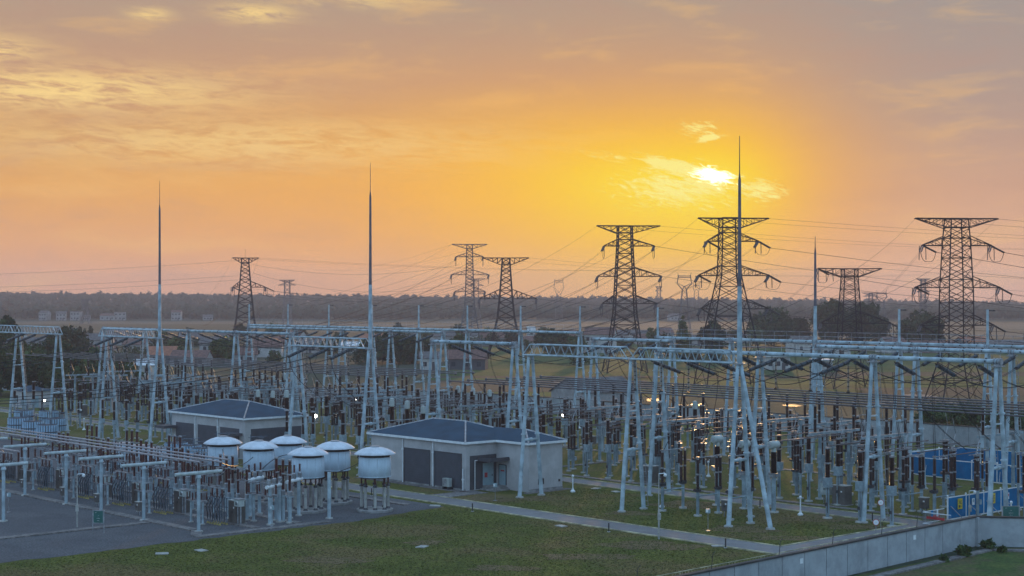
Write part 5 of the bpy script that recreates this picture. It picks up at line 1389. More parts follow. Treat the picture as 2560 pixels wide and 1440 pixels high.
def switch35():
    t = thing('switch_stand', '', 'switch stand')
    for x in (-1.4, 1.4):
        foot(t, x, 0, .3); mb = MB(); mb.cyl((x, 0, .1), (x, 0, 2.45), .13, n=10); mb.build('post', M['steel'], t)
    mb = MB(); mb.bbox(-1.9, 1.9, -.35, -.25, 2.46, 2.58); mb.bbox(-1.9, 1.9, .25, .35, 2.46, 2.58); mb.bbox(-1.5, -1.3, -.5, .5, 2.58, 2.64); mb.bbox(1.3, 1.5, -.5, .5, 2.58, 2.64); mb.build('frame', M['galv'], t)
    for x in (-1.3, 0, 1.3):
        for y in (-.55, .55):
            mb = MB(); mb.sheds((x, y, 2.64), (x, y, 3.45), .11, 8, 8); mb.build('insulator', M['red'], t)
        mb = MB(); mb.cyl((x, -.75, 3.5), (x, .75, 3.56), .04, n=6); mb.box((x, 0, 3.55), (.12, .4, .12)); mb.bar((x, .6, 3.5), (x + .1, 1.1, 3.9), .035); mb.build('blade', M['galv'], t)
    mb = MB(); mb.bbox(.9, 1.2, -.25, .05, 1.2, 1.7); mb.bar((1.05, -.1, 1.7), (1.05, -.1, 2.5), .04); mb.build('drive_box', M['galv'], t)
    return t
def redcol():
    t = thing('red_column_breaker', '', 'circuit breaker')
    foot(t, 0, 0, .36)
    mb = MB(); mb.cyl((0, 0, .1), (0, 0, 2.2), .17, n=10); mb.box((0, 0, 2.24), (.5, .5, .08)); mb.build('post', M['steel'], t)
    mb = MB(); mb.lathe([(.2, 2.28), (.22, 2.32), (.22, 2.7), (.16, 2.78)], n=10); mb.build('base_tank', M['galv'], t)
    mb = MB(); mb.sheds((0, 0, 2.78), (0, 0, 4.1), .16, 12, 10, .68); mb.build('insulator', M['red'], t)
    mb = MB(); mb.cyl((0, 0, 4.1), (0, 0, 4.22), .18, n=10); mb.box((0, .2, 4.16), (.1, .4, .05)); mb.build('flange', M['galv'], t)
    mb = MB(); mb.sheds((0, 0, 4.22), (0, 0, 5.3), .16, 10, 10, .68); mb.build('insulator', M['red'], t)
    mb = MB(); mb.lathe([(.17, 5.3), (.18, 5.42), (.05, 5.46)], n=10); mb.build('cap', M['galv'], t)
    return t
def stubpipe():
    t = thing('pipe_support', '', 'pipe support')
    for y in (-.9, .9):
        foot(t, 0, y, .32); mb = MB(); mb.cyl((0, y, .1), (0, y, 3.2), .16, n=10); mb.build('post', M['steel'], t)
    mb = MB(); mb.cyl((0, -1.5, 3.35), (0, 1.5, 3.35), .17, n=12); mb.build('cross_pipe', M['whitep'], t)
    for y in (-1.1, 0, 1.1):
        mb = MB(); mb.lathe([(.16, 3.5), (.2, 3.55), (.2, 3.95), (.12, 4.05)], (0, y, 0), n=10); mb.build('base_tank', M['galv'], t); mb = MB(); mb.sheds((0, y, 4.05), (0, y, 4.75), .12, 6, 8); mb.build('insulator', M['red'], t)
    return t
KR2, KS35, KRC, KSP = Kind(rack), Kind(switch35), Kind(redcol), Kind(stubpipe)
rr = random.Random(4)
for i, u in enumerate(TU):
    u -= 5.8
    nm = '%s T-shaped support' % ORD[i]
    KR2.place(u + 2.6, 74.2, 'dark barred cable rack behind the %s' % nm, 'dark barred cable racks')
    KS35.place(u + 4.9, 77.4, 'low switch stand with red insulators, behind the %s' % nm, 'red insulated switch stands')
    KS35.place(u + 1.2, 73.0, 'low switch stand beside the %s' % nm, 'red insulated switch stands', scale=(.7, .8, .8))
    KCB.place(u + 3.6, 75.6, 'brown cabinet just behind the %s' % nm, 'control cabinets', scale=(.8, .9, 1.1))
    if i < 5:
        KS35.place(u + 4.6, 81.8, 'rear switch stand with red insulators, behind the %s' % nm, 'red insulated switch stands')
        KCS.place(u + 2.2, 71.9, 'small grey box stand at the foot of the %s' % nm, 'control cabinets', scale=.8)
    if u < -140.5: KS35.place(u + 1.0, 88.0, 'hindmost red insulated stand, in line with the %s' % nm, 'red insulated switch stands'); KR2.place(u + 5.0, 85.5, 'rear dark cable rack in line with the %s' % nm, 'dark barred cable racks')
    for q in range(3):
        KRC.place(u + 4.4 + 1.05 * q, 79.2, '%s red column breaker behind the %s' % (POS3[q], nm), 'red column breakers', scale=(1, 1, rr.uniform(.95, 1.05)))
        KRC.place(u + .4 + 1.0 * q, 76.8 + .3 * q, '%s red column, forward trio behind the %s' % (POS3[q], nm), 'red column breakers', scale=(.85, .85, .85))
        if u < -140.5: KRC.place(u + 2.0 + 1.1 * q, 83.8, '%s red column in the rear line, behind the %s' % (POS3[q], nm), 'red column breakers', scale=(1, 1, 1.05))
    KBX.place(u + 4.6, 75.2, 'ivory box on a post behind the %s' % nm, 'control cabinets', scale=1.25)
for i, (u, v) in enumerate(((-116.4, 78.0), (-118.6, 81.6), (-122.0, 79.6))): KSP.place(u, v, 'short white pipe support, %s of three beside the near reactor' % ORD[i], 'short white pipe supports', turn=.5)
for i, (px, py) in enumerate(((823, 1297), (722, 1279))):
    u, v = place_px(px, py); t = thing('steel_post', '%s lone pale steel post beside the near reactor' % ('right', 'left')[i], 'post', UVW(u, v), 0); foot(t, 0, 0, .36); mb = MB(); mb.cyl((0, 0, .1), (0, 0, 4.1), .17, n=10); mb.box((0, 0, 4.14), (.3, .3, .08)); mb.build('shaft', M['steel'], t)
# slatted coil reactors
def coil():
    t = thing('slatted_coil', '', 'coil reactor')
    mb = MB(); mb.cyl((0, 0, 1.15), (0, 0, 2.75), 1.32, n=24); mb.build('core', M['dark'], t)
    mb = MB()
    for i in range(26):
        a = 2 * PI * i / 26; mb.box((1.42 * math.cos(a), 1.42 * math.sin(a), 1.95), (.05, .235, 1.7), Matrix.Rotation(a, 3, 'Z'))
    mb.build('slats', M['coilw'], t)
    mb = MB(); mb.lathe([(1.46, 1.8), (1.49, 1.82), (1.49, 1.92), (1.46, 1.94)], n=26); mb.build('band', M['dark'], t)
    for i in range(6):
        a = 2 * PI * i / 6; x, y = 1.15 * math.cos(a), 1.15 * math.sin(a); mb = MB(); mb.cyl((x, y, 0), (x, y, .6), .1, n=8); mb.sheds((x, y, .6), (x, y, 1.15), .1, 5, 8); mb.build('leg', M['galv'], t)
    mb = MB()
    for i in range(8):
        a = 2 * PI * i / 8; mb.bar((0, 0, 2.85), (1.35 * math.cos(a), 1.35 * math.sin(a), 2.85), .06)
    for i in range(9):
        a = 2.1 * i; mb.cyl((.9 * math.cos(a), .9 * math.sin(a), 2.85), (.9 * math.cos(a), .9 * math.sin(a), 3.5 + .2 * (i % 3)), .05, n=6)
    mb.bar((-1.4, 0, 3.55), (1.4, 0, 3.55), .05); mb.bar((0, -1.4, 3.6), (0, 1.4, 3.6), .05)
    mb.build('spider_frame', M['rackm'], t)
    return t
M['coilw'] = mat('pale_blue_slats', (.34, .50, .64), .55, 0, .12, 1.0)
KCo = Kind(coil)
cz = [(45, 1072), (82, 1082), (118, 1092), (122, 1052), (140, 1074), (60, 1050), (440, 1141), (474, 1148), (506, 1156), (560, 1132), (645, 1142), (668, 1155)]
for i, (px, py) in enumerate(cz):
    u, v = place_px(px, py + 22); KCo.place(u, v, '%s pale blue slatted coil from the left %s' % (ORD[i] if i < 6 else ORD[i - 6], 'in the far left coil group' if i < 6 else 'in the coil group behind the white reactors'), 'slatted coil reactors', scale=1.0 if i < 6 else .95)
for i, (px, py) in enumerate(((310, 1166), (350, 1173), (392, 1180))):
    u, v = place_px(px, py); t = thing('white_enclosure', '%s of three plain white equipment enclosures behind the pipes' % POS3[i], 'enclosure', UVW(u, v), -TH + .75, 'white enclosures')
    mb = MB(); mb.bbox(-.95, .95, -.9, .9, .25, 2.75); mb.build('body', M['white'], t); mb = MB(); mb.bbox(-1.0, 1.0, -.95, .95, 2.75, 2.83); mb.build('lid', M['galv'], t); mb = MB(); mb.bbox(-.8, .8, -.75, .75, 0, .25); mb.build('base', M['conc'], t)
t = thing('low_screen_wall', 'low grey concrete screen wall behind the three long pipes', 'wall', (0, 0, 0)); u0, v0 = place_px(115, 1108); u1, v1 = place_px(222, 1122); wall_run(t, (u0, v0), (u1, v1), 1.3, M['conc'], 2.5, False)

for i, (px, py, h) in enumerate(((2408, 1392, .85), (2470, 1374, .8), (2360, 1404, .4), (2505, 1382, .45))):
    x, y = GP(px, py); o = tree('shrub', '%s dark shrub from the left growing outside the corner of the concrete wall' % ORD[(1, 2, 0, 3)[i]], (x, y, 0), h, h * .55, 500, .22, 300 + i, 'leaf2', group='shrubs outside the wall', lo=0.0); o['category'] = 'shrub'

def lead(label, a, b, sag):
    pts = []
    a, b = Vector(a), Vector(b)
    for k in range(13):
        t_ = k / 12; p = a.lerp(b, t_); p.z -= sag * 4 * t_ * (1 - t_); pts.append(p)
    mb = MB(); mb.tube(pts, .035, 6); o = mb.build('black_lead', M['black']); tag(o, label, 'cable', 'black leads between the white reactors')
lead('black lead looping from the front pipe end to the leftmost reactor', UVW(-114.2, 71.8, 6.25), UVW(-134.2, 83.8, 4.9), .5)
lead('black lead from the middle pipe end to the middle front reactor', UVW(-113.2, 70.4, 6.25), UVW(-128.3, 83.5, 4.6), .6)
lead('black lead drooping across the nearest reactor drum', UVW(-124.2, 83.0, 3.5), UVW(-119.3, 90.2, 4.6), 1.0)
lead('black lead bowing up to the nearest reactor rim', UVW(-127.8, 84.2, 3.4), UVW(-122.1, 84.1, 5.2), -.5)
lead('black lead hanging between the two rear reactors', UVW(-130.4, 90.2, 3.5), UVW(-125.2, 90.2, 4.4), .6)
# ------------------------------------------------------------------ insulator strings and conductors of the yard
def strain():
    mb = MB(); a, b = Vector((0, .2, -.12)), Vector((0, 2.85, -1.12))
    n = 5
    for i in range(n):
        p, q = a.lerp(b, (i + .06) / n), a.lerp(b, (i + .86) / n); mb.mat(0).sheds(p, q, .20, 5, 8, .72)
        p2 = a.lerp(b, (i + 1) / n); mb.mat(1).cyl(q, p2, .17, n=8)
    mb.mat(1).bar((0, 0, 0), a, .07); mb.box(b, (.36, .3, .1))
    o = mb.build('strain_insulator', [M['disc'], M['black']]); return tag(o, '', 'insulator string')
def susp():
    mb = MB(); z = 0
    mb.mat(1).bar((0, 0, 0), (0, 0, -.4), .05)
    for i in range(6):
        mb.mat(0).sheds((0, 0, -.4 - .40 * (i + 1) + .06), (0, 0, -.4 - .40 * i), .125, 3, 8, .4); mb.mat(1).cyl((0, 0, -.4 - .40 * (i + 1)), (0, 0, -.4 - .40 * (i + 1) + .08), .1, n=8)
    mb.mat(1).box((0, 0, -2.9), (.3, .12, .16))
    o = mb.build('hanging_insulator', [M['disc2'], M['black']]); return tag(o, '', 'insulator string')
M['disc2'] = mat('glossy_cream_discs', (.30, .26, .22), .12, 0, .2, 2.0)
KSt, KSu = Kind(strain), Kind(susp)
def catenary(a, b, sag, n=14):
    a, b = Vector(a), Vector(b); out = []
    for i in range(n + 1):
        t = i / n; p = a.lerp(b, t); p.z -= sag * 4 * t * (1 - t); out.append(p)
    return out
def wire(label, pts, r=.03, group='overhead conductors', m='wire', twin=0.0, name='conductor', n=4):
    mb = MB()
    pts = [Vector(p) for p in pts]
    if twin:
        d = (pts[-1] - pts[0]); s = Vector((d.y, -d.x, 0)).normalized() * (twin / 2)
        mb.tube([p + s for p in pts], r, n); mb.tube([p - s for p in pts], r, n)
    else: mb.tube(pts, r, n)
    o = mb.build(name, M[m]); return tag(o, label, 'conductor', group)
GS, GW = 'strain insulators on the gantry beams', 'conductors between the gantries'
def span(va, za, ua, vb, zb, ub, where, names=POS3, da=True, db=True, sag=.9):
    for i in range(len(ua)):
        w_ = '%s phase, %s' % (names[i], where)
        pa, pb = UVW(ua[i], va, za), UVW(ub[i], vb, zb); d = (pb - pa); ang = math.atan2(d.y, d.x) - PI / 2
        ea, eb = pa.copy(), pb.copy()
        if da:
            o = KSt.place(ua[i], va, 'near strain insulator string, ' + w_, GS, z=za); o.rotation_euler = (0, 0, ang); dn = d.copy(); dn.z = 0; dn.normalize(); ea = pa + dn * 2.85 - Vector((0, 0, 1.12))
        if db:
            o = KSt.place(ub[i], vb, 'far strain insulator string, ' + w_, GS, z=zb); o.rotation_euler = (0, 0, ang + PI); dn = d.copy(); dn.z = 0; dn.normalize(); eb = pb - dn * 2.85 - Vector((0, 0, 1.12))
        wire('slack twin conductor, ' + w_, catenary(ea, eb, sag), .024, GW, twin=.22)
def dropper(label, a, b, sag=.6, r=.022, twin=.14):
    a, b = Vector(a), Vector(b); pts = []
    for i in range(11):
        t = i / 10; h = t ** 1.7; p = Vector((a.x + (b.x - a.x) * h, a.y + (b.y - a.y) * h, a.z + (b.z - a.z) * (t ** .85))); pts.append(p)
    wire(label, pts, r, 'dropper leads', twin=twin, name='dropper_lead')
def tri(c, d=4.1): return [c - d, c, c + d]
ZB = ZP - .35
span(VR, 14.1, tri(-94.6), 118.3, ZB, tri(-88.2), 'right of the tallest mast')
span(118.3, ZB, tri(-88.0), 140.5, ZB, tri(-84.6), 'left bay between right pipe beams', sag=1.4)
span(118.3, ZB, tri(-75.4), 140.5, ZB, tri(-74.6), 'right bay between right pipe beams', sag=1.4)
span(118.3, ZB, tri(-101.0), 140.5, ZB, tri(-98.0), 'behind the tallest mast', sag=1.4)
span(121.8, ZB, tri(-140.2), 143.8, ZB, tri(-135.0), 'between the short centre beams', sag=1.3)
for c, c2, nm in ((-240.0, -229.8, 'first'), (-226.0, -216.0, 'second'), (-212.0, -203.0, 'third'), (-198.0, -190.0, 'fourth')):
    span(130.6, ZB, tri(c, 4.3), 153.5, ZB, tri(c2, 4.3), '%s bay behind the left pipe beam' % nm, sag=1.4)
for k, (c, nm) in enumerate(((-149.2, 'middle mast truss'), (-196.4, 'left mast truss'), (-224.6, 'leftmost truss'))):
    span(VR, 14.1 if k == 0 else 14.4, tri(c, 4.2), 40.0, 11.5, tri(c - 2, 4.2), 'running left from the %s' % nm, db=False, sag=2.6)
for i, u in enumerate(tri(-98.4, 3.3)):
    KSu.place(u + 1.0, VR, '%s of three hanging insulator strings under the truss at the tallest mast' % POS3[i], 'hanging insulator strings', z=14.2)
for i, u in enumerate((-92.6, -88.6, -84.4)): KSu.place(u, 118.3, '%s of three hanging insulator strings under the nearest pipe beam' % POS3[i], 'hanging insulator strings', z=ZB)
for i, u in enumerate(tri(-149.2)): KSu.place(u, VR - .3, '%s of three hanging insulator strings under the middle mast truss' % POS3[i], 'hanging insulator strings', z=14.1)
for i, u in enumerate(tri(-196.4)): KSu.place(u, VR - .3, '%s of three hanging insulator strings under the left mast truss' % POS3[i], 'hanging insulator strings', z=14.4)
for i in range(3):
    dropper('%s dropper from the right truss strings to the disconnectors' % POS3[i], UVW(tri(-94.6)[i] + 1.6, VR + 2.8, 13.0), UVW((-98.8, -94.4, -90.7)[i], 109.4, 5.6))
    dropper('%s dropper from the nearest right pipe beam to the breakers' % POS3[i], UVW(tri(-88.0)[i] + 6.5, 121.1, 13.2), UVW((-85.6, -82.2, -78.9)[i], 123.8, 5.6))
    dropper('%s dropper from the right bay strings to the bus' % POS3[i], UVW(tri(-75.4)[i], 121.2, 13.2), UVW((-78, -74, -71)[i], 127.6, 6.0))
    dropper('%s dropper from the centre beam to the road side units' % POS3[i], UVW(tri(-140.2)[i], 124.6, 13.1), UVW((-138, -134.5, -131)[i], 124.7, 6.5))
    dropper('%s dropper from the middle mast truss' % POS3[i], UVW(tri(-149.2, 4.2)[i], VR - 2.8, 13.0), UVW((-150.8, -147.5, -144.2)[i], 110.8, 6.6))
    dropper('%s dropper from the left mast truss' % POS3[i], UVW(tri(-196.4, 4.2)[i], VR - 2.8, 13.2), UVW((-199.5, -196.0, -192.5)[i], 110.8, 5.6))
    for k, c in enumerate((-229.8, -216.0, -203.0, -190.0)):
        dropper('%s dropper under the rear pipe beam, %s bay' % (POS3[i], ORD[k]), UVW(tri(c, 4.3)[i], 150.6, 13.1), UVW(tri(c, 3.5)[i] + 1, 147.8, 6.5))
    dropper('%s dropper from the short rear beam right of centre' % POS3[i], UVW(tri(-135.0)[i], 141, 13.1), UVW(tri(-134.5, 3.5)[i], 147.8, 6.5))
    for k, c in enumerate((-134.5, -121.5, -109.2, -97.6)):
        dropper('%s dropper from the rearmost right beam, %s bay' % (POS3[i], ORD[k]), UVW(tri(c, 3.6)[i], 154.3, ZB), UVW(tri(c, 3.4)[i], 157.6, 5.6))

# ------------------------------------------------------------------ transmission towers
def tower(name, label, px, Y, H, prof, arms, yaw=0.0, m='lattice', bw=.13, ins=True, group='lattice pylons', step=2.6, dbl=True):
    """prof: [(z, half width)], arms: [(z, half span left, half span right, depth, 'flat'|'top')]"""
    s_ = Y / F_PX
    t = thing(name, label, 'pylon', (px_x(px, Y), Y, 0), yaw, group)
    zs = [p[0] for p in prof]; ws = [p[1] for p in prof]
    W_ = lambda z: float(np.interp(z, zs, ws))
    cor = lambda z: [Vector((sx * W_(z), sy * W_(z), z)) for sx, sy in ((-1, -1), (1, -1), (1, 1), (-1, 1))]
    lv = [0.0]
    while lv[-1] < H - .8:
        z = lv[-1]; lv.append(min(H, z + max(1.25, W_(z) * (.92 if dbl else 1.8))))
    lv[-1] = H
    mb = MB()
    for k in range(len(lv) - 1):
        a, b = cor(lv[k]), cor(lv[k + 1])
        for i in range(4):
            j = (i + 1) % 4
            mb.bar(a[i], b[i], bw * 1.9); mb.bar(a[i], b[j], bw); mb.bar(a[j], b[i], bw)
            if k % 2 == 0: mb.bar(b[i], b[j], bw * .9)
    for i in range(4): mb.bar(cor(H)[i], cor(H)[(i + 1) % 4], bw * 1.5)
    for i in range(4): mb.bar(cor(H - .9 * arms[0][3])[i], cor(H - .9 * arms[0][3])[(i + 1) % 4], bw * 1.2)
    mb.build('body', M[m], t)
    tips = []
    for (z, sl, sr, dep, kind) in arms:
        for sg, span_ in ((-1, sl), (1, sr)):
            if span_ <= 0: continue
            mb = MB(); wv = W_(z)
            zt = z if kind == 'top' else z + dep; zb = z - dep if kind == 'top' else z
            tip = Vector((sg * span_, 0, z)); n = max(3, int((span_ - wv) / 1.5))
            up = [Vector((sg * W_(zt), y * W_(zt), zt)) for y in (-1, 1)]; lo = [Vector((sg * W_(zb), y * W_(zb), zb)) for y in (-1, 1)]
            for q in range(2):
                te = tip + Vector((0, (-.25, .25)[q], 0))
                mb.bar(up[q], te + Vector((0, 0, .1)), bw * 1.25); mb.bar(lo[q], te, bw * 1.25)
                for i in range(n):
                    f0, f1 = i / n, (i + 1) / n
                    mb.bar(lo[q].lerp(te, f0), up[q].lerp(te, f0), bw * .75); mb.bar(up[q].lerp(te, f0) if kind == 'top' else lo[q].lerp(te, f0), lo[q].lerp(te, f1) if kind == 'top' else up[q].lerp(te, f1), bw * .75)
            for i in range(n):
                f0, f1 = i / n, (i + 1) / n; mb.bar(lo[0].lerp(tip, f0), lo[1].lerp(tip, f1), bw * .7); mb.bar(up[0].lerp(tip, f0), up[1].lerp(tip, f1), bw * .7)
            mb.bar(tip + Vector((0, -.5, 0)), tip + Vector((0, .5, 0)), bw * 2)
            mb.build('cross_arm', M[m], t)
            tips.append((tip, kind, sg))
    R = Matrix.Rotation(yaw, 3, 'Z'); base = Vector(t.location)
    wt = [(base + R @ p, k, sg) for p, k, sg in tips]
    return t, wt
def pyl_ins(t, p, dirs, where, yaw, L=2.4, hang=2.6, r=.16):
    """strain strings towards dirs plus hanging strings and the jumper loop; p in world space"""
    ends = []
    for d in dirs:
        d = Vector(d).normalized(); q = p + d * L + Vector((0, 0, -L * .42)); mb = MB(); a = p + d * .25 - Vector((0, 0, .1))
        for s in (-.18, .18):
            off = Vector((d.y, -d.x, 0)) * s; mb.sheds(a + off, q + off, r * 1.25, 12, 6, .75)
        o = mb.build('strain_string', M['darkins'], None); o.parent = t; o.matrix_parent_inverse = t.matrix_basis.inverted()
        ends.append(q)
    sp_ = []
    for s in (0.1, 1.7, 3.1) if p.z > 25 and abs(p.y - 345) < 4 and p.x < 80 else ((-.6, .6) if len(dirs) > 1 else (0.0,)):
        a = p + Vector((s, 0, -.05)); b = a - Vector((-.1 * s, 0, hang)); mb = MB(); mb.sheds(a, b, r, 14, 6, .5); o = mb.build('jumper_string', M['darkins'], None); o.parent = t; o.matrix_parent_inverse = t.matrix_basis.inverted(); sp_.append(b)
    mb = MB()
    if len(ends) > 1:
        mid = (sp_[0] + sp_[-1]) / 2
        for o_ in (-.12, .12):
            pts = []
            for i in range(13):
                f = i / 12; q = ends[0].lerp(ends[1], f); q = Vector((q.x, q.y, q.z - (ends[0].z - mid.z + .35) * (1 - (2 * f - 1) ** 4))); pts.append(q + Vector((0, o_, 0)))
            mb.tube(pts, .035, 4)
    else:
        for o_ in (-.12, .12):
            pts = [ends[0].lerp(sp_[0], i / 8) - Vector((0, 0, 1.1 * math.sin(PI * i / 8))) + Vector((0, o_, 0)) for i in range(9)]; mb.tube(pts, .035, 4)
    o = mb.build('jumper_loop', M['wire'], None); o.parent = t; o.matrix_parent_inverse = t.matrix_basis.inverted()
    return ends
M['darkins'] = mat('dark_pylon_insulators', (.05, .04, .045), .3, 0, .2, 1.0)
bpy.context.view_layer.update()
def zrow(y, Y): return CAM_H - (y - Y_H) * Y / F_PX
GWt = 'conductors from the pylons'
def gz(u, v, z=ZB): return UVW(u, v, z)
# the six big pylons, left to right; every row of the photograph becomes a height at the pylon's distance
def big(label, px, Y, top, bodyw, rows, yaw, nm, dep_top, base_hw, lower_z=None, mm='lattice', bw=.13, extra=None):
    s = Y / F_PX; H = zrow(top, Y)
    prof = [(0, base_hw)] + [(zrow(y, Y), w * s) for y, w in bodyw]
    arms = []
    for (y, l, r, kind, dep) in rows: arms.append((zrow(y, Y), l * s, r * s, dep * s, kind))
    return tower(nm, label, px, Y, H, sorted(prof), arms, yaw, mm, bw * .86)
TW = {}
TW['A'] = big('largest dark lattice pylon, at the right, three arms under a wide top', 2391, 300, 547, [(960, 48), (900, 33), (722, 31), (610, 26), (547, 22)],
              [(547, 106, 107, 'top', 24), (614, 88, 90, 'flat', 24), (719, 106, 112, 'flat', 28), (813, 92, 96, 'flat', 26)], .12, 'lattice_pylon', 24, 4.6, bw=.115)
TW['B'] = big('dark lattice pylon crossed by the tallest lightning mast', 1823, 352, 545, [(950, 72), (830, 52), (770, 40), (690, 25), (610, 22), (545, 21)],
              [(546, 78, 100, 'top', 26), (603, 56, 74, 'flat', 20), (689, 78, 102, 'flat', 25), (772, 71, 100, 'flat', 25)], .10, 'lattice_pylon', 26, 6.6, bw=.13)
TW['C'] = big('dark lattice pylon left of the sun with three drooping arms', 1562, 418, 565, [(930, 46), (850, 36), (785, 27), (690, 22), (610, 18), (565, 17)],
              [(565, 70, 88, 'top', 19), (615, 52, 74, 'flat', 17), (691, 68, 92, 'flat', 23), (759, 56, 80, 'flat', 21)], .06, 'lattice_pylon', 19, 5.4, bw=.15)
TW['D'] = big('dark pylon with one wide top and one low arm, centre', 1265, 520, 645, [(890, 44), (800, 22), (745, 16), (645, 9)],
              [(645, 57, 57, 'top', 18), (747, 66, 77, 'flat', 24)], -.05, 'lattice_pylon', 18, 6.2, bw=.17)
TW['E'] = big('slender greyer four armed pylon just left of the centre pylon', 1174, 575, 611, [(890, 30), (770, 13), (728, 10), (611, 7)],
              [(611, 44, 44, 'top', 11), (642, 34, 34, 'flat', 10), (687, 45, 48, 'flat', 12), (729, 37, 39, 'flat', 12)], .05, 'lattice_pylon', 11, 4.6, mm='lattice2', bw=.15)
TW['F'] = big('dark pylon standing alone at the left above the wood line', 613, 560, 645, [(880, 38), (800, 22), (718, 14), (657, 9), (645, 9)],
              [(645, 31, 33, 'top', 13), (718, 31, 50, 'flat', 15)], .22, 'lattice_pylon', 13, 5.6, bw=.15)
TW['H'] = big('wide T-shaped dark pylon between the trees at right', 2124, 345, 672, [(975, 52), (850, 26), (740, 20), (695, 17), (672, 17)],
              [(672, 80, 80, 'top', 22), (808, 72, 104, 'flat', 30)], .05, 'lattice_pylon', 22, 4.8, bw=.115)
def rod_on(t, z0, z1): mb = MB(); mb.cyl((0, 0, z0), (0, 0, z1), .05, n=5); mb.build('top_rod', M['lattice'], t)
rod_on(TW['F'][0], zrow(645, 560), zrow(623, 560))
# distant pylons fading into the air
def small(label, px, Y, top, half, rows, hw, kind='std'):
    s = Y / F_PX; H = zrow(top, Y)
    if kind == 'std': return tower('far_pylon', label, px, Y, H, [(0, 3.4), (H * .45, hw * s * 1.25), (H, hw * s)], [(H, half * s, half * s, 6 * s, 'top')] + [(zrow(y, Y), hl * s, hl * s, 5 * s, 'flat') for y, hl in rows], 0, 'lattice2', .16, group='far pylons', dbl=False)
    t = thing('far_pylon', label, 'pylon', (px_x(px, Y), Y, 0), 0, 'far pylons'); mb = MB()
    zc = zrow(rows[0], Y); w0, w1 = 5 * s, half * s
    for sx in (-1, 1):
        for sy in (-1, 1):
            y = sy * 1.0
            mb.bar((sx * 3.2, sy * 3.2, 0), (sx * w0, y, zc), .24); mb.bar((sx * w0, y, zc), (sx * w1, y * .6, zc + (H - zc) * .42), .22); mb.bar((sx * w1, y * .6, zc + (H - zc) * .42), (sx * w1 * .82, y * .6, H), .22)
            mb.bar((sx * w0 * .2, y, zc + 1.5), (sx * w1 * .82, y * .6, zc + (H - zc) * .42), .14); mb.bar((sx * w0, y, zc), (sx * w0 * -.1, y, zc + 1.8), .14)
    for k in range(9):
        f0, f1 = k / 9, (k + 1) / 9; z0, z1 = zc * f0, zc * f1; a0, a1 = 3.2 + (w0 - 3.2) * f0, 3.2 + (w0 - 3.2) * f1
        mb.bar((-a0, -1, z0), (a1, -1, z1), .13); mb.bar((a0, -1, z0), (-a1, -1, z1), .13)
    mb.build('body', M['lattice2'], t)
    mb = MB(); top_h = H - (H - zc) * .16
    for zz in (top_h, H - .3): mb.bar((-w1 * .95, 0, zz), (w1 * .95, 0, zz), .2)
    for k in range(8): x = -w1 * .9 + w1 * 1.8 * k / 8; mb.bar((x, 0, top_h), (x + w1 * .225, 0, H - .3), .12)
    for sx in (-1, 1): mb.bar((sx * w1 * .85, 0, H), (sx * w1 * .95, 0, H + 1.3), .16); mb.bar((sx * w1, 0, zc + (H - zc) * .42), (sx * w1 * 1.25, 0, zc + (H - zc) * .5), .14)
    mb.build('bridge', M['lattice2'], t)
    return t, []
small('small faint pylon right of the lone left pylon', 718, 1150, 700, 19, [(713, 22)], 6)
small('faint pylon right behind the slender grey pylon', 1191, 1000, 697, 22, [(714, 18), (735, 20)], 5)
small('faint cat-head pylon between the centre pylon and the sunlit one', 1397, 1250, 700, 12, [735], 4, 'cat')
small('cat-head pylon left of the pylon crossed by the tallest mast', 1711, 760, 688, 18, [724], 5, 'cat')
small('tiny faint cat-head pylon beside the cat-head pylon', 1741, 1500, 712, 8, [728], 3, 'cat')
small('faint cat-head pylon left of the lone round tree', 2204, 900, 731, 13, [752], 4, 'cat')
small('faint flat armed pylon left of the cat-head pylon among trees', 2177, 1100, 732, 22, [(741, 18)], 4)
small('faint pylon seen through the arms of the largest pylon', 2308, 950, 697, 17, [(730, 16)], 5)
small('grey pylon cut off by the right edge', 2583, 620, 684, 20, [(722, 18), (752, 14)], 8)
small('pale thin pylon before the left wooded hill', 214, 1150, 748, 12, [(770, 10)], 4)
small('faint pylon right of the sunlit pylon on the wood line', 1647, 1500, 716, 8, [(728, 9)], 4)
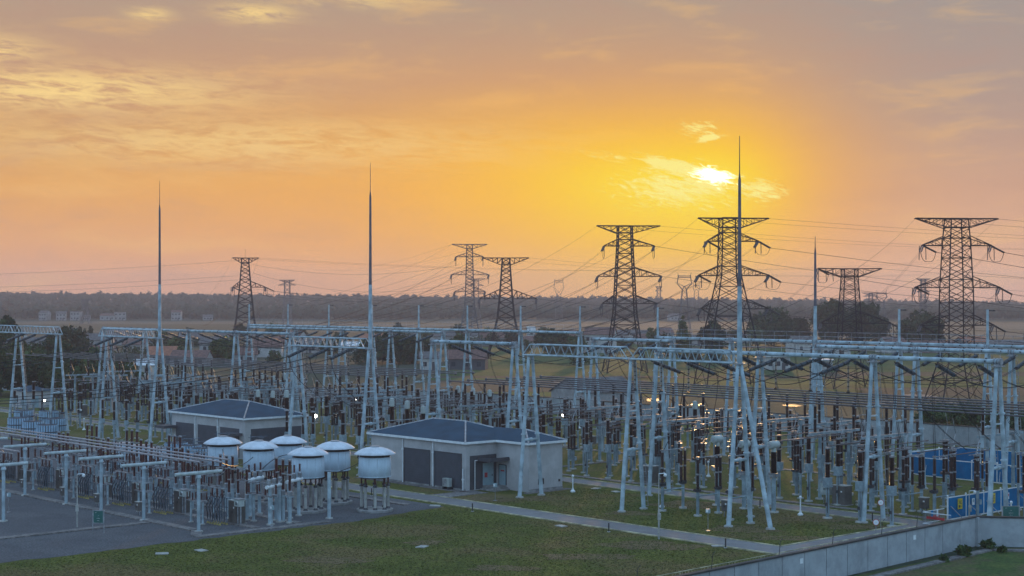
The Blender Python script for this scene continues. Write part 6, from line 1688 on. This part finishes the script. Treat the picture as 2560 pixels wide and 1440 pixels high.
# insulators and conductors on the pylons
bpy.context.view_layer.update()
names_ = {'A': 'largest pylon', 'B': 'pylon behind the tallest mast', 'C': 'pylon left of the sun', 'D': 'centre pylon', 'E': 'slender grey pylon', 'F': 'lone left pylon', 'H': 'T-shaped pylon'}
target = {'A': [(-120, 154.5), (-110, 154.5)], 'B': [(-176, 166.3), (-170, 166.3)], 'C': [(-201, 166.3), (-188, 166.3)], 'D': [(-226, 166.3), (-214, 166.3)], 'E': [(-240, 166.3), (-234, 166.3)], 'F': [(-275, 166.3), (-262, 166.3)], 'H': [(-137, 154.5), (-131, 154.5)]}
far_dir = {'A': (330, 380), 'B': (420, 560), 'C': (330, 640), 'D': (300, 1000), 'E': (-160, 1300), 'F': (220, 760), 'H': (330, 480)}
for k, (t, tips) in TW.items():
    n = 0; fx, fy = far_dir[k]
    for j, (p, kind, sg) in enumerate(tips):
        side = 'left' if sg < 0 else 'right'
        if kind == 'top' and not (k == 'H' and sg < 0):
            wire('outgoing earth wire, %s top tip, %s' % (side, names_[k]), catenary(p, Vector((fx + sg * 8, fy, p.z + 4)), 5), .022, GWt)
            u0, v0 = target[k][0 if sg < 0 else 1]
            wire('yard-side earth wire, %s top tip, %s' % (side, names_[k]), catenary(p, gz(u0, v0, 18.5 if v0 > 160 or k in 'AB' else 14.7), 1.6), .022, GWt)
            continue
        lvl = ('upper', 'middle', 'lower', 'lowest')[min(3, n // 2)]; n += 1
        u0, v0 = target[k][0 if sg < 0 else 1]
        yard = gz(u0 + (1.9 - (n // 2) * 2.6), v0, ZB)
        d1 = yard - p; far = Vector((fx + sg * 9, fy + 6 * n, p.z * .62 + 4)); d2 = far - p; d1.z = d2.z = 0
        ends = pyl_ins(t, p, [d1, d2] if k in 'ABFH' else [d1], '', 0, L=3.0 if k in 'AH' else 3.4, hang=2.7 if k in 'ABH' else 3.0, r=.115 if k in 'AH' else .15)
        wire('yard-side twin conductor, %s %s arm, %s' % (side, lvl, names_[k]), catenary(ends[0], yard, 2.2), .022, GWt, twin=.34)
        if k in 'BCDE' and not (sg > 0 and n % 4 < 3): continue
        wire('outgoing twin conductor, %s %s arm, %s' % (side, lvl, names_[k]), catenary(ends[-1] if len(ends) > 1 else p, far, 8.0), .024, GWt, twin=.34)
# long lines crossing at the left
p = TW['F'][1]
for i, (z0, z1, y1) in enumerate(((33.0, 26.0, 520), (27.5, 22.0, 500), (26.0, 20.6, 540))):
    wire('%s long wire leaving the lone left pylon towards the left edge' % ORD[i], catenary((px_x(596, 560), 560, z0), (-230, y1, z1), 1.2), .03, GWt)
for i, (ya, yb, sag) in enumerate(((662, 662, 3.5), (683, 706, 5.0), (722, 716, 3.0), (735, 730, 3.0))):
    wire('%s long wire between the lone left pylon and the slender pylon' % ORD[i], catenary((px_x(634, 560), 560, zrow(ya, 560)), (px_x(1150, 575), 575, zrow(yb, 575)), sag), .032, GWt)

# ------------------------------------------------------------------ air
hz = bpy.data.meshes.new('haze'); mb = MB(); mb.bbox(-1700, 1700, -260, 3150, -2.5, 66)
o = mb.build('haze', M['white']); o.data.materials.clear()
hm = bpy.data.materials.new('haze_air'); hm.use_nodes = True; nt = hm.node_tree
for n in list(nt.nodes): nt.nodes.remove(n)
om = nt.nodes.new('ShaderNodeOutputMaterial'); pv = nt.nodes.new('ShaderNodeVolumePrincipled')
pv.inputs['Color'].default_value = (.62, .56, .58, 1); pv.inputs['Density'].default_value = HAZE; pv.inputs['Anisotropy'].default_value = .15
nt.links.new(pv.outputs[0], om.inputs['Volume']); o.data.materials.append(hm)
tag(o, kind='stuff')
